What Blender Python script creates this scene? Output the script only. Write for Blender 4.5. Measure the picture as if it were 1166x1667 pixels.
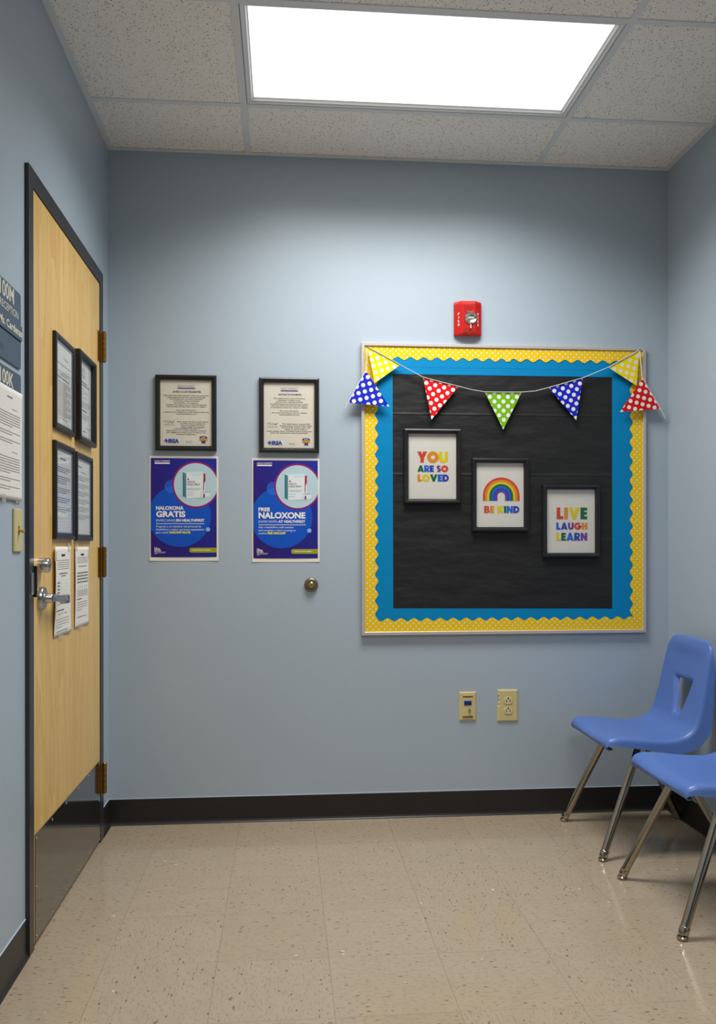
import bpy, bmesh, math, random
from mathutils import Vector, Matrix
random.seed(7)
PI = math.pi
S = bpy.context.scene
COL = S.collection
for o in list(bpy.data.objects):
    bpy.data.objects.remove(o)

# ------------------------------------------------------------------ camera
W, H, YR = 2.364, 2.755, -6.40          # room width, ceiling height, rear wall
cam_d = bpy.data.cameras.new('camera')
cam = bpy.data.objects.new('camera', cam_d); COL.objects.link(cam)
cam.location = (0.7135, -3.583, 1.1305)
cam.rotation_euler = (PI/2, 0.00115, -0.08567)
cam_d.sensor_fit = 'VERTICAL'; cam_d.sensor_height = 36.0; cam_d.sensor_width = 36.0
cam_d.lens = 1401.5*36.0/1667.0
cam_d.shift_y = 58.1/1667.0
cam_d.clip_start = 0.05
S.camera = cam
# ------------------------------------------------------------------ world, light levels, exposure
world = bpy.data.worlds.new('world'); S.world = world; world.use_nodes = True
world.node_tree.nodes['Background'].inputs[0].default_value = (0.8, 0.86, 0.95, 1)
world.node_tree.nodes['Background'].inputs[1].default_value = 0.0
PANEL_GLOW = 1.4                         # wide glow of the lit diffusers
PANEL_WATT = 29.5                        # down-light of the troffer over the room's end
PANEL_WATT_FILL = 32.0                   # down-light of the unseen fill panel added behind the camera
PANEL_SPREAD = 136                       # cut-off of the troffers' lenses, degrees
S.view_settings.view_transform = 'Standard'
S.view_settings.look = 'None'
S.view_settings.exposure = 0.0
S.view_settings.gamma = 1.0
S.view_settings.use_curve_mapping = False

# ------------------------------------------------------------------ material helpers
def lin(c):
    if isinstance(c, str):
        c = [int(c[i:i+2], 16) for i in (0, 2, 4)]
    out = []
    for v in c[:3]:
        v = v/255.0
        out.append(v/12.92 if v <= .04045 else ((v+.055)/1.055)**2.4)
    return (*out, 1.0)

class NT:
    def __init__(s, name):
        s.m = bpy.data.materials.new(name); s.m.use_nodes = True
        s.t = s.m.node_tree; s.b = s.t.nodes['Principled BSDF']
    def n(s, typ, **kw):
        nd = s.t.nodes.new(typ)
        for k, v in kw.items(): setattr(nd, k, v)
        return nd
    def l(s, a, b): s.t.links.new(a, b)
    def math(s, op, a, b=None, c=None, clamp=False):
        nd = s.n('ShaderNodeMath', operation=op, use_clamp=clamp)
        for i, v in enumerate((a, b, c)):
            if v is None: continue
            if isinstance(v, (int, float)): nd.inputs[i].default_value = v
            else: s.l(v, nd.inputs[i])
        return nd.outputs[0]
    def mix(s, fac, a, b):
        nd = s.n('ShaderNodeMix', data_type='RGBA')
        for i, v in ((0, fac), (6, a), (7, b)):
            if isinstance(v, (int, float)): nd.inputs[i].default_value = v
            elif isinstance(v, tuple): nd.inputs[i].default_value = v
            else: s.l(v, nd.inputs[i])
        return nd.outputs[2]
    def coord(s, kind='Object', scale=(1, 1, 1), rot=(0, 0, 0)):
        tc = s.n('ShaderNodeTexCoord'); mp = s.n('ShaderNodeMapping')
        mp.inputs['Scale'].default_value = scale; mp.inputs['Rotation'].default_value = rot
        s.l(tc.outputs[kind], mp.inputs[0]); return mp.outputs[0]
    def noise(s, vec, scale, detail=3, rough=.5):
        nd = s.n('ShaderNodeTexNoise'); s.l(vec, nd.inputs['Vector'])
        nd.inputs['Scale'].default_value = scale; nd.inputs['Detail'].default_value = detail
        nd.inputs['Roughness'].default_value = rough
        return nd.outputs[0]
    def voro(s, vec, scale):
        nd = s.n('ShaderNodeTexVoronoi'); s.l(vec, nd.inputs['Vector']); nd.inputs['Scale'].default_value = scale
        return nd.outputs['Distance'], nd.outputs['Color']
    def bump(s, h, strength, dist=.01):
        nd = s.n('ShaderNodeBump'); nd.inputs['Strength'].default_value = strength; nd.inputs['Distance'].default_value = dist
        s.l(h, nd.inputs['Height']); s.l(nd.outputs[0], s.b.inputs['Normal'])
    def set(s, rough=.5, metal=0, spec=.5, coat=0, coat_rough=.1):
        s.b.inputs['Roughness'].default_value = rough; s.b.inputs['Metallic'].default_value = metal
        s.b.inputs['Specular IOR Level'].default_value = spec
        s.b.inputs['Coat Weight'].default_value = coat; s.b.inputs['Coat Roughness'].default_value = coat_rough
        return s

_mats = {}
def M(name, rgb=None, rough=.5, metal=0, spec=.5, coat=0, var=.0, vscale=30):
    """plain procedural material: colour with a little noise variation"""
    if name in _mats: return _mats[name]
    t = NT(name).set(rough, metal, spec, coat)
    c = lin(rgb)
    if var:
        nz = t.noise(t.coord(), vscale)
        t.l(t.mix(nz, tuple(v*(1-var) for v in c[:3])+(1,), tuple(min(1, v*(1+var)) for v in c[:3])+(1,)), t.b.inputs['Base Color'])
    else:
        t.b.inputs['Base Color'].default_value = c
    _mats[name] = t.m
    return t.m

def ink(rgb):
    h = rgb if isinstance(rgb, str) else '%02x%02x%02x' % tuple(rgb)
    return M('ink_'+h, h, .55, spec=.3)

# painted wall
def wall_mat():
    t = NT('blue_wall_paint').set(.38, spec=.35)
    v = t.coord('Object')
    n1 = t.noise(v, 2.2, 4); n2 = t.noise(v, 240, 2)
    c = t.mix(n1, lin((164, 178, 190)), lin((171, 184, 195)))
    t.l(c, t.b.inputs['Base Color'])
    t.bump(t.math('ADD', t.math('MULTIPLY', n2, .5), t.math('MULTIPLY', t.noise(v, 45, 2), .7)), .10, .004)
    return t.m
WALL = wall_mat()

def floor_mat():
    t = NT('speckled_vinyl_tile').set(.26, spec=.5)
    tc = t.n('ShaderNodeTexCoord'); oi = t.n('ShaderNodeObjectInfo')
    add = t.n('ShaderNodeVectorMath', operation='MULTIPLY_ADD')
    comb = t.n('ShaderNodeCombineXYZ')
    t.l(oi.outputs['Random'], comb.inputs[0]); t.l(oi.outputs['Random'], comb.inputs[1]); t.l(oi.outputs['Random'], comb.inputs[2])
    t.l(comb.outputs[0], add.inputs[0]); add.inputs[1].default_value = (37, 53, 0); t.l(tc.outputs['Object'], add.inputs[2])
    def mp(sc):
        m = t.n('ShaderNodeMapping'); m.inputs['Scale'].default_value = sc; t.l(add.outputs[0], m.inputs[0]); return m.outputs[0]
    base = t.mix(t.noise(mp((1, 1.6, 1)), 9, 5, .6), lin((161, 146, 125)), lin((174, 158, 136)))
    tint = t.mix(oi.outputs['Random'], lin((251, 250, 248)), lin((255, 255, 255)))
    mul = t.n('ShaderNodeMix', data_type='RGBA', blend_type='MULTIPLY'); mul.inputs[0].default_value = 1
    t.l(base, mul.inputs[6]); t.l(tint, mul.inputs[7]); c = mul.outputs[2]
    fine = t.noise(mp((55, 150, 1)), 1.0, 2, .5)
    c = t.mix(t.math('MULTIPLY', t.math('GREATER_THAN', fine, .585), .45), c, lin((140, 124, 103)))
    d, col = t.voro(mp((40, 92, 1)), 1.0)
    sep = t.n('ShaderNodeSeparateColor'); t.l(col, sep.inputs[0])
    chip = t.math('MULTIPLY', t.math('LESS_THAN', d, t.math('MULTIPLY', sep.outputs[1], .28)), t.math('GREATER_THAN', sep.outputs[0], .52))
    c = t.mix(t.math('MULTIPLY', chip, .75), c, lin((98, 84, 66)))
    d2, col2 = t.voro(mp((24, 48, 1)), 1.0)
    sep2 = t.n('ShaderNodeSeparateColor'); t.l(col2, sep2.inputs[0])
    wh = t.math('MULTIPLY', t.math('LESS_THAN', d2, t.math('MULTIPLY', sep2.outputs[1], .15)), t.math('GREATER_THAN', sep2.outputs[0], .94))
    c = t.mix(wh, c, lin((222, 214, 198)))
    t.l(c, t.b.inputs['Base Color'])
    rn = t.noise(mp((1, 1, 1)), 14, 3)
    t.l(t.math('ADD', t.math('MULTIPLY', rn, .10), .09), t.b.inputs['Roughness'])
    t.bump(t.noise(mp((1, 1, 1)), 60, 2), .03, .003)
    return t.m
FLOOR = floor_mat()

def ceiling_mat():
    t = NT('fissured_ceiling_tile').set(.95, spec=.1)
    v = t.coord('Object', (1, 1, 1))
    c = t.mix(t.noise(v, 12, 3), lin((244, 240, 233)), lin((250, 246, 239)))
    nz = t.n('ShaderNodeTexNoise'); nz.inputs['Scale'].default_value = 60; t.l(v, nz.inputs['Vector'])
    hs = []
    for sc, th, keep in ((130, .38, .30), (220, .36, .40)):
        vm = t.n('ShaderNodeVectorMath', operation='MULTIPLY_ADD')
        t.l(nz.outputs['Color'], vm.inputs[0]); vm.inputs[1].default_value = (.006, .006, 0); t.l(v, vm.inputs[2])
        d, col = t.voro(vm.outputs[0], sc)
        sp = t.n('ShaderNodeSeparateColor'); t.l(col, sp.inputs[0])
        hs.append(t.math('MULTIPLY', t.math('LESS_THAN', d, t.math('MULTIPLY', sp.outputs[1], th)), t.math('GREATER_THAN', sp.outputs[0], keep)))
    hole = t.math('MAXIMUM', hs[0], hs[1])
    t.l(t.mix(t.math('MULTIPLY', hole, .72), c, lin((104, 97, 88))), t.b.inputs['Base Color'])
    t.bump(t.math('SUBTRACT', 1.0, hole), .5, .002)
    return t.m
CEIL = ceiling_mat()

def wood_mat():
    t = NT('maple_veneer').set(.38, spec=.4, coat=.15, coat_rough=.25)
    tc = t.n('ShaderNodeTexCoord'); sp = t.n('ShaderNodeSeparateXYZ'); t.l(tc.outputs['Object'], sp.inputs[0])
    # local x = across the leaf, local y = height
    leaf = t.math('GREATER_THAN', sp.outputs[0], .585)
    off = t.n('ShaderNodeCombineXYZ'); t.l(t.math('MULTIPLY', leaf, 3.7), off.inputs[0]); t.l(t.math('MULTIPLY', leaf, 1.3), off.inputs[1])
    av = t.n('ShaderNodeVectorMath', operation='ADD'); t.l(tc.outputs['Object'], av.inputs[0]); t.l(off.outputs[0], av.inputs[1])
    def mp(sc):
        m = t.n('ShaderNodeMapping'); m.inputs['Scale'].default_value = sc; t.l(av.outputs[0], m.inputs[0]); return m.outputs[0]
    big = t.noise(mp((5, .55, 1)), 1.0, 2)
    rings = t.math('FRACT', t.math('MULTIPLY', big, 9))
    fine = t.noise(mp((130, 2.2, 1)), 1.0, 3)
    mid = t.noise(mp((30, 1.1, 1)), 1.0, 3)
    f = t.math('ADD', t.math('ADD', t.math('MULTIPLY', rings, .28), t.math('MULTIPLY', fine, .35)), t.math('MULTIPLY', mid, .5))
    c = t.mix(f, lin((243, 210, 136)), lin((201, 152, 74)))
    fl = t.noise(mp((60, 7, 1)), 1.0, 1)
    c = t.mix(t.math('MULTIPLY', t.math('GREATER_THAN', fl, .68), .35), c, lin((172, 118, 50)))
    c = t.mix(t.math('MULTIPLY', leaf, .25), c, lin((240, 206, 132)))
    t.l(c, t.b.inputs['Base Color'])
    return t.m
WOOD = wood_mat()

def dots_mat(name, ground, dot, a, r, core=None, rough=.5):
    """polka dots on a 45 degree lattice, a = spacing along a row (metres)"""
    t = NT(name).set(rough, spec=.2)
    tc = t.n('ShaderNodeTexCoord'); sp = t.n('ShaderNodeSeparateXYZ'); t.l(tc.outputs['Object'], sp.inputs[0])
    s = t.math('MULTIPLY', t.math('ADD', sp.outputs[0], sp.outputs[1]), 1/a)
    u = t.math('MULTIPLY', t.math('SUBTRACT', sp.outputs[0], sp.outputs[1]), 1/a)
    fs = t.math('SUBTRACT', t.math('FRACT', t.math('ADD', s, 50.5)), .5)
    fu = t.math('SUBTRACT', t.math('FRACT', t.math('ADD', u, 50.5)), .5)
    d = t.math('SQRT', t.math('ADD', t.math('MULTIPLY', fs, fs), t.math('MULTIPLY', fu, fu)))
    rr = r/(a/math.sqrt(2))
    c = t.mix(t.math('LESS_THAN', d, rr), lin(ground), lin(dot))
    if core: c = t.mix(t.math('LESS_THAN', d, rr*.42), c, lin(core))
    t.l(c, t.b.inputs['Base Color'])
    return t.m

def glass_mat():
    t = NT('picture_glass'); nt = t.t
    nt.nodes.remove(t.b)
    tr = t.n('ShaderNodeBsdfTransparent'); gl = t.n('ShaderNodeBsdfGlossy'); gl.inputs['Roughness'].default_value = .03
    lw = t.n('ShaderNodeLayerWeight'); lw.inputs[0].default_value = .5
    fr = t.n('ShaderNodeMath', operation='MULTIPLY_ADD'); t.l(t.math('POWER', lw.outputs['Facing'], 4.0), fr.inputs[0]); fr.inputs[1].default_value = .5; fr.inputs[2].default_value = .025
    mx = t.n('ShaderNodeMixShader'); t.l(fr.outputs[0], mx.inputs[0]); t.l(tr.outputs[0], mx.inputs[1]); t.l(gl.outputs[0], mx.inputs[2])
    t.l(mx.outputs[0], nt.nodes['Material Output'].inputs[0])
    return t.m
GLASS = glass_mat()

def emit_mat(name, strength):
    t = NT(name)
    t.b.inputs['Base Color'].default_value = (.9, .9, .9, 1)
    t.b.inputs['Emission Color'].default_value = (1, .985, .955, 1)
    t.b.inputs['Emission Strength'].default_value = strength
    return t.m

def fabric_mat():
    t = NT('black_backing_cloth').set(.55, spec=.4)
    t.b.inputs['Base Color'].default_value = lin((25, 25, 26))
    v = t.coord('Object', (1, 2.0, 1), (0, 0, .6))
    v2 = t.coord('Object', (1.2, 3, 1), (0, 0, -.25))
    n = t.math('ADD', t.noise(v, 5, 3, .5), t.math('MULTIPLY', t.noise(v2, 5, 2), .6))
    sp = t.n('ShaderNodeSeparateXYZ'); tc = t.n('ShaderNodeTexCoord'); t.l(tc.outputs['Object'], sp.inputs[0])
    for y in (.925, .672):                                   # fold lines of the cloth
        cr = t.math('ABSOLUTE', t.math('SUBTRACT', sp.outputs[1], y))
        n = t.math('ADD', n, t.math('MULTIPLY', t.math('SUBTRACT', 1.0, t.math('MULTIPLY', cr, 160), clamp=True), .16))
    t.bump(n, .45, .018)
    return t.m
CLOTH = fabric_mat()

BLACKFRAME = M('black_frame_plastic', (30, 29, 31), .32, spec=.5)
PAPER = M('white_paper', (226, 224, 217), .75, spec=.2, var=.02, vscale=60)
POSTERPAPER = M('poster_stock', (232, 226, 214), .45, spec=.4)
BLACKTRIM = M('black_frame_paint', (47, 46, 48), .33, spec=.5, var=.06, vscale=20)
COVE = M('black_cove_rubber', (34, 32, 32), .38, spec=.45, var=.1, vscale=9)
STEEL = M('satin_steel', (190, 190, 190), .26, metal=1, var=.04)
BRASS = M('aged_brass', (150, 116, 62), .34, metal=1, var=.2, vscale=60)
CHROME = M('chrome_tube', (176, 166, 150), .13, metal=1)
IVORY = M('ivory_plastic', (205, 191, 134), .38, spec=.45)
DARK = M('dark_recess', (18, 17, 17), .7)
GRIDW = M('white_grid_metal', (222, 225, 226), .45, spec=.4)
ALU = M('aluminium_trim', (198, 192, 188), .42, metal=.35, var=.05)
def tape_mat():
    t = NT('clear_tape').set(.2, spec=.5); t.b.inputs['Base Color'].default_value = lin((226, 214, 186)); t.b.inputs['Alpha'].default_value = .28
    return t.m
TAPE = tape_mat()

# ------------------------------------------------------------------ mesh helpers
def link(name, me, mat, parent=None, loc=(0, 0, 0), rot=(0, 0, 0)):
    o = bpy.data.objects.new(name, me); COL.objects.link(o)
    if mat is not None:
        for m in (mat if isinstance(mat, (list, tuple)) else [mat]): me.materials.append(m)
    o.parent = parent; o.location = loc; o.rotation_euler = rot
    return o

def tag(o, label, cat=None, group=None, kind=None):
    o['label'] = label
    if cat: o['category'] = cat
    if group: o['group'] = group
    if kind: o['kind'] = kind
    return o

def thing(name, label, cat, loc=(0, 0, 0), rot=(0, 0, 0), group=None, kind=None):
    o = bpy.data.objects.new(name, None); COL.objects.link(o)
    o.empty_display_size = .05
    o.location = loc; o.rotation_euler = rot
    return tag(o, label, cat, group, kind)

class MB:
    """collects shapes into one mesh"""
    def __init__(s): s.v = []; s.f = []; s.mi = []; s.sm = []
    def add(s, vs, fs, mi=0, smooth=False):
        k = len(s.v); s.v += [tuple(p) for p in vs]
        for f in fs:
            s.f.append([i+k for i in f]); s.mi.append(mi); s.sm.append(smooth)
        return s
    def box(s, x0, x1, y0, y1, z0, z1, b=0, mi=0):
        if b <= 0:
            vs = [(x0,y0,z0),(x1,y0,z0),(x1,y1,z0),(x0,y1,z0),(x0,y0,z1),(x1,y0,z1),(x1,y1,z1),(x0,y1,z1)]
            return s.add(vs, [(0,3,2,1),(4,5,6,7),(0,1,5,4),(1,2,6,5),(2,3,7,6),(3,0,4,7)], mi)
        bm = bmesh.new(); bmesh.ops.create_cube(bm, size=1)
        for v in bm.verts:
            v.co = Vector(((x0+x1)/2+v.co.x*(x1-x0), (y0+y1)/2+v.co.y*(y1-y0), (z0+z1)/2+v.co.z*(z1-z0)))
        bmesh.ops.bevel(bm, geom=bm.edges[:], offset=b, segments=2, profile=.6, affect='EDGES')
        return s.bm(bm, mi)
    def bm(s, bm, mi=0, smooth=False):
        bm.verts.index_update()
        s.add([v.co[:] for v in bm.verts], [[v.index for v in f.verts] for f in bm.faces], mi, smooth)
        bm.free(); return s
    def prism(s, pts, z0, z1, mi=0):
        n = len(pts)
        vs = [(x, y, z0) for x, y in pts]+[(x, y, z1) for x, y in pts]
        fs = [tuple(range(n-1, -1, -1)), tuple(range(n, 2*n))]+[(i, (i+1) % n, n+(i+1) % n, n+i) for i in range(n)]
        return s.add(vs, fs, mi)
    def lathe(s, prof, seg=32, c=(0, 0, 0), mi=0, smooth=True, axis='z'):
        """prof: list of (r, h) along the axis"""
        vs = []; fs = []
        for r, h in prof:
            for k in range(seg):
                a = 2*PI*k/seg
                p = (r*math.cos(a), r*math.sin(a), h)
                if axis == 'x': p = (p[2], p[0], p[1])
                if axis == 'y': p = (p[1], p[2], p[0])
                vs.append((c[0]+p[0], c[1]+p[1], c[2]+p[2]))
        for i in range(len(prof)-1):
            for k in range(seg):
                a = i*seg+k; b = i*seg+(k+1) % seg
                fs.append((a, b, b+seg, a+seg))
        fs.append(tuple(range(seg-1, -1, -1))); fs.append(tuple((len(prof)-1)*seg+k for k in range(seg)))
        return s.add(vs, fs, mi, smooth)
    def tube(s, path, r, seg=14, mi=0, cap=True, flat=1.0):
        P = [Vector(p) for p in path]; n = len(P); vs = []; fs = []
        T = [(P[min(i+1, n-1)]-P[max(i-1, 0)]).normalized() for i in range(n)]
        up = Vector((0, 0, 1)) if abs(T[0].z) < .9 else Vector((1, 0, 0))
        N = (up-T[0]*up.dot(T[0])).normalized()
        for i in range(n):
            if i:
                N = (N-T[i]*N.dot(T[i])).normalized()
            B = T[i].cross(N)
            rr = r[i] if isinstance(r, (list, tuple)) else r
            for k in range(seg):
                a = 2*PI*k/seg
                vs.append(P[i]+N*(math.cos(a)*rr)+B*(math.sin(a)*rr*flat))
        for i in range(n-1):
            for k in range(seg):
                a = i*seg+k; b = i*seg+(k+1) % seg
                fs.append((a, b, b+seg, a+seg))
        if cap:
            fs.append(tuple(range(seg-1, -1, -1))); fs.append(tuple((n-1)*seg+k for k in range(seg)))
        return s.add(vs, fs, mi, True)
    def sweep_rect(s, x0, x1, y0, y1, prof, mi=0):
        """profile (inset, height) swept round a rectangle with mitred corners"""
        n = len(prof); vs = []
        for i, h in prof:
            vs += [(x0+i, y0+i, h), (x1-i, y0+i, h), (x1-i, y1-i, h), (x0+i, y1-i, h)]
        fs = []
        for j in range(n):
            a = j*4; b = ((j+1) % n)*4
            for k in range(4):
                fs.append((a+k, a+(k+1) % 4, b+(k+1) % 4, b+k))
        return s.add(vs, fs, mi)
    def mesh(s, name):
        me = bpy.data.meshes.new(name); me.from_pydata(s.v, [], s.f)
        me.polygons.foreach_set('material_index', s.mi); me.polygons.foreach_set('use_smooth', s.sm)
        bm = bmesh.new(); bm.from_mesh(me); bmesh.ops.recalc_face_normals(bm, faces=bm.faces[:])
        # keep creases crisp on smooth-shaded shapes
        for e in bm.edges:
            if len(e.link_faces) == 2 and e.calc_face_angle(0) > math.radians(38): e.smooth = False
        bm.to_mesh(me); bm.free(); me.update()
        return me
    def build(s, name, mat, parent=None, loc=(0, 0, 0), rot=(0, 0, 0)):
        return link(name, s.mesh(name), mat, parent, loc, rot)

BACK = (PI/2, 0, 0)            # local x -> +X, local y -> up, local z -> out of the back wall
LEFT = (PI/2, 0, PI/2)         # local x -> +Y, local y -> up, local z -> out of the left wall

# flat print: polygons and lettering gathered in one mesh with one slot per ink
_font = {}
def font_mesh(body, bold):
    key = (body, bold)
    if key not in _font:
        cu = bpy.data.curves.new('t', 'FONT'); cu.body = body; cu.size = 1.0; cu.offset = bold
        cu.resolution_u = 3; cu.fill_mode = 'FRONT'
        o = bpy.data.objects.new('t', cu)
        me = bpy.data.meshes.new_from_object(o)
        _font[key] = ([v.co[:] for v in me.vertices], [list(p.vertices) for p in me.polygons])
        bpy.data.objects.remove(o); bpy.data.curves.remove(cu); bpy.data.meshes.remove(me)
    return _font[key]
_cap = max(v[1] for v in font_mesh('H', 0)[0])

def shape_mesh(contours):
    cu = bpy.data.curves.new('s', 'CURVE'); cu.dimensions = '2D'; cu.fill_mode = 'FRONT'
    for c in contours:
        sp = cu.splines.new('POLY'); sp.points.add(len(c)-1); sp.use_cyclic_u = True
        for i, (x, y) in enumerate(c): sp.points[i].co = (x, y, 0, 1)
    o = bpy.data.objects.new('s', cu); me = bpy.data.meshes.new_from_object(o)
    r = ([v.co[:] for v in me.vertices], [list(p.vertices) for p in me.polygons])
    bpy.data.objects.remove(o); bpy.data.curves.remove(cu); bpy.data.meshes.remove(me)
    return r

def circle(cx, cy, r, n=48, a0=0, a1=2*PI):
    full = abs(a1-a0-2*PI) < 1e-6
    m = n if full else n+1
    return [(cx+r*math.cos(a0+(a1-a0)*i/n), cy+r*math.sin(a0+(a1-a0)*i/n)) for i in range(m)]
def clip(poly, x0, x1, y0, y1):
    for ax, lim, sg in ((0, x0, 1), (0, x1, -1), (1, y0, 1), (1, y1, -1)):
        out = []
        for i, p in enumerate(poly):
            q = poly[i-1]; ip = sg*(p[ax]-lim) >= 0; iq = sg*(q[ax]-lim) >= 0
            if ip != iq:
                t = (lim-q[ax])/(p[ax]-q[ax]); out.append((q[0]+t*(p[0]-q[0]), q[1]+t*(p[1]-q[1])))
            if ip: out.append(p)
        poly = out
        if not poly: break
    return poly

class Art:
    """a print laid out on a design grid (x right, y down) and scaled to metres"""
    def __init__(s, k, ox, oy, n0=.0006):
        s.k, s.ox, s.oy, s.n = k, ox, oy, n0; s.mb = MB(); s.inks = []
    def P(s, x, y): return ((x-s.ox)*s.k, (s.oy-y)*s.k)
    def slot(s, rgb):
        m = ink(rgb)
        if m not in s.inks: s.inks.append(m)
        return s.inks.index(m)
    def poly(s, pts, rgb, layer=0):
        if len(pts) < 3: return
        z = s.n+layer*.00012
        s.mb.add([(*s.P(x, y), z) for x, y in pts], [tuple(range(len(pts)))], s.slot(rgb))
    def rect(s, x0, y0, x1, y1, rgb, layer=0): s.poly([(x0, y0), (x1, y0), (x1, y1), (x0, y1)], rgb, layer)
    def raw(s, vs, fs, rgb, layer): s.mb.add([(x, y, s.n+layer*.00012) for x, y in vs], fs, s.slot(rgb))
    def text(s, body, x, base, cap, rgb, width=None, align='L', bold=0.0, layer=3, slope=0.0):
        """cap height, x and width on the design grid; slope = baseline drop per unit x"""
        vs, fs = font_mesh(body, bold)
        if not vs: return
        ky = cap/_cap; x0 = min(v[0] for v in vs); x1 = max(v[0] for v in vs)
        kx = ky if width is None else width/(x1-x0)
        w = (x1-x0)*kx
        sx = x if align == 'L' else (x-w/2 if align == 'C' else x-w)
        out = []
        for v in vs:
            gx = sx+(v[0]-x0)*kx; gy = base-v[1]*ky+(gx-sx)*slope
            out.append(s.P(gx, gy))
        s.raw(out, fs, rgb, layer)
    def glyphs(s, body, inks, x0, x1, top, base, parent, layer=3, gap=.05, space=.32):
        wid = [GLY[c][0] if c != ' ' else space for c in body]
        tot = sum(wid)+gap*(len(body)-1); kx = (x1-x0)/tot; ky = base-top
        x = x0; i = 0
        for c, w in zip(body, wid):
            if c != ' ':
                for con in GLY[c][1]:
                    vs, fs = shape_mesh(con)
                    s.raw([s.P(x+v[0]*kx, base-v[1]*ky) for v in vs], fs, inks[i], layer)
                i += 1
                s.build('letter', parent)
            x += (w+gap)*kx
    def words(s, x0, x1, y, h, rgb, layer=2, seed=0, jitter=.5, slope=0):
        """a line of print too small to read: word-length dashes"""
        r = random.Random(seed); x = x0
        while x < x1:
            w = min(x1-x, h*r.uniform(1.6, 5.5))
            if w > h*.6:
                dy = (x-x0)*slope
                s.poly([(x, y+dy), (x+w, y+dy+w*slope), (x+w, y+h+dy+w*slope), (x, y+h+dy)], rgb, layer)
            x += w+h*r.uniform(.5, .9)
    def build(s, name, parent, stuff=False):
        o = s.mb.build(name, s.inks, parent)
        if stuff: o['kind'] = 'stuff'
        s.mb = MB(); s.inks = []
        return o

# chunky geometric capitals (cap height 1): width and list of contour sets
def stroke(path, w):
    L = []; R = []; n = len(path)
    for i, (x, y) in enumerate(path):
        a = path[max(i-1, 0)]; b = path[min(i+1, n-1)]
        dx, dy = b[0]-a[0], b[1]-a[1]; d = math.hypot(dx, dy) or 1
        L.append((x-dy/d*w/2, y+dx/d*w/2)); R.append((x+dy/d*w/2, y-dx/d*w/2))
    return L+R[::-1]
GLY = {}
GLY['L'] = (.60, [[[(0,0),(.60,0),(.60,.27),(.33,.27),(.33,1),(0,1)]]])
GLY['I'] = (.33, [[[(0,0),(.33,0),(.33,1),(0,1)]]])
GLY['E'] = (.60, [[[(0,0),(.60,0),(.60,.26),(.33,.26),(.33,.38),(.57,.38),(.57,.62),(.33,.62),(.33,.74),(.60,.74),(.60,1),(0,1)]]])
GLY['V'] = (.98, [[[(0,1),(.35,1),(.49,.46),(.63,1),(.98,1),(.62,0),(.36,0)]]])
GLY['Y'] = (.88, [[[(0,1),(.35,1),(.44,.72),(.53,1),(.88,1),(.60,.40),(.60,0),(.28,0),(.28,.40)]]])
GLY['O'] = (1.0, [[circle(.5,.5,.52,40), circle(.5,.5,.20,24)]])
GLY['U'] = (.82, [[[(0,1),(0,.40)]+circle(.41,.40,.41,20,PI,2*PI)[1:]+[(.82,1),(.52,1),(.52,.40)]+circle(.41,.40,.11,10,2*PI,PI)[1:]+[(.30,1)]]])
GLY['A'] = (.94, [[[(0,0),(.33,1),(.61,1),(.94,0),(.62,0),(.585,.13),(.355,.13),(.32,0)],[(.41,.33),(.53,.33),(.47,.56)]]])
GLY['D'] = (.84, [[[(0,0),(.36,0)]+circle(.36,.5,.50,20,-PI/2,PI/2)[1:-1]+[(.36,1),(0,1)],[(.32,.28),(.38,.28)]+circle(.38,.5,.22,12,-PI/2,PI/2)[1:-1]+[(.38,.72),(.32,.72)]]])
GLY['R'] = (.76, [[[(0,0),(.32,0),(.32,.26),(.44,0),(.78,0),(.60,.38)]+circle(.42,.68,.32,14,-1.0,PI/2)+[(0,1)],[(.31,.56),(.40,.56)]+circle(.40,.68,.11,8,-PI/2,PI/2)[1:-1]+[(.40,.79),(.31,.79)]]])
GLY['B'] = (.74, [[[(0,0),(.44,0)]+circle(.44,.29,.30,14,-PI/2,1.15)+circle(.42,.73,.27,14,-.85,PI/2)+[(0,1)],[(.31,.22),(.41,.22)]+circle(.41,.31,.09,8,-PI/2,PI/2)[1:-1]+[(.41,.40),(.31,.40)],[(.31,.62),(.39,.62)]+circle(.39,.70,.08,8,-PI/2,PI/2)[1:-1]+[(.39,.78),(.31,.78)]]])
GLY['H'] = (.80, [[[(0,0),(.31,0),(.31,.37),(.49,.37),(.49,0),(.80,0),(.80,1),(.49,1),(.49,.63),(.31,.63),(.31,1),(0,1)]]])
GLY['N'] = (.84, [[[(0,0),(.30,0),(.30,.48),(.54,0),(.84,0),(.84,1),(.54,1),(.54,.52),(.30,1),(0,1)]]])
GLY['K'] = (.86, [[[(0,0),(.33,0),(.33,.36),(.49,0),(.86,0),(.60,.52),(.84,1),(.48,1),(.33,.66),(.33,1),(0,1)]]])
GLY['G'] = (1.0, [[stroke(circle(.5,.5,.36,30,.75,2*PI-.10),.31)], [[(.50,.37),(1.01,.37),(1.01,.60),(.50,.60)]]])
GLY['S'] = (.66, [[stroke(circle(.33,.695,.175,14,.45,PI*1.42)+circle(.33,.295,.175,14,PI*.42,-PI*.86),.27)]])
RED_, ORA, YEL, GRN, BLU, IND, PUR = 'cf3f23', 'd9860c', 'd8c400', '00602f', '005ccb', '2338a4', '6d3796'

# ------------------------------------------------------------------ the shell of the room
def shell(name, label, cat): 
    return thing(name, label, cat, kind='structure')

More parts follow.
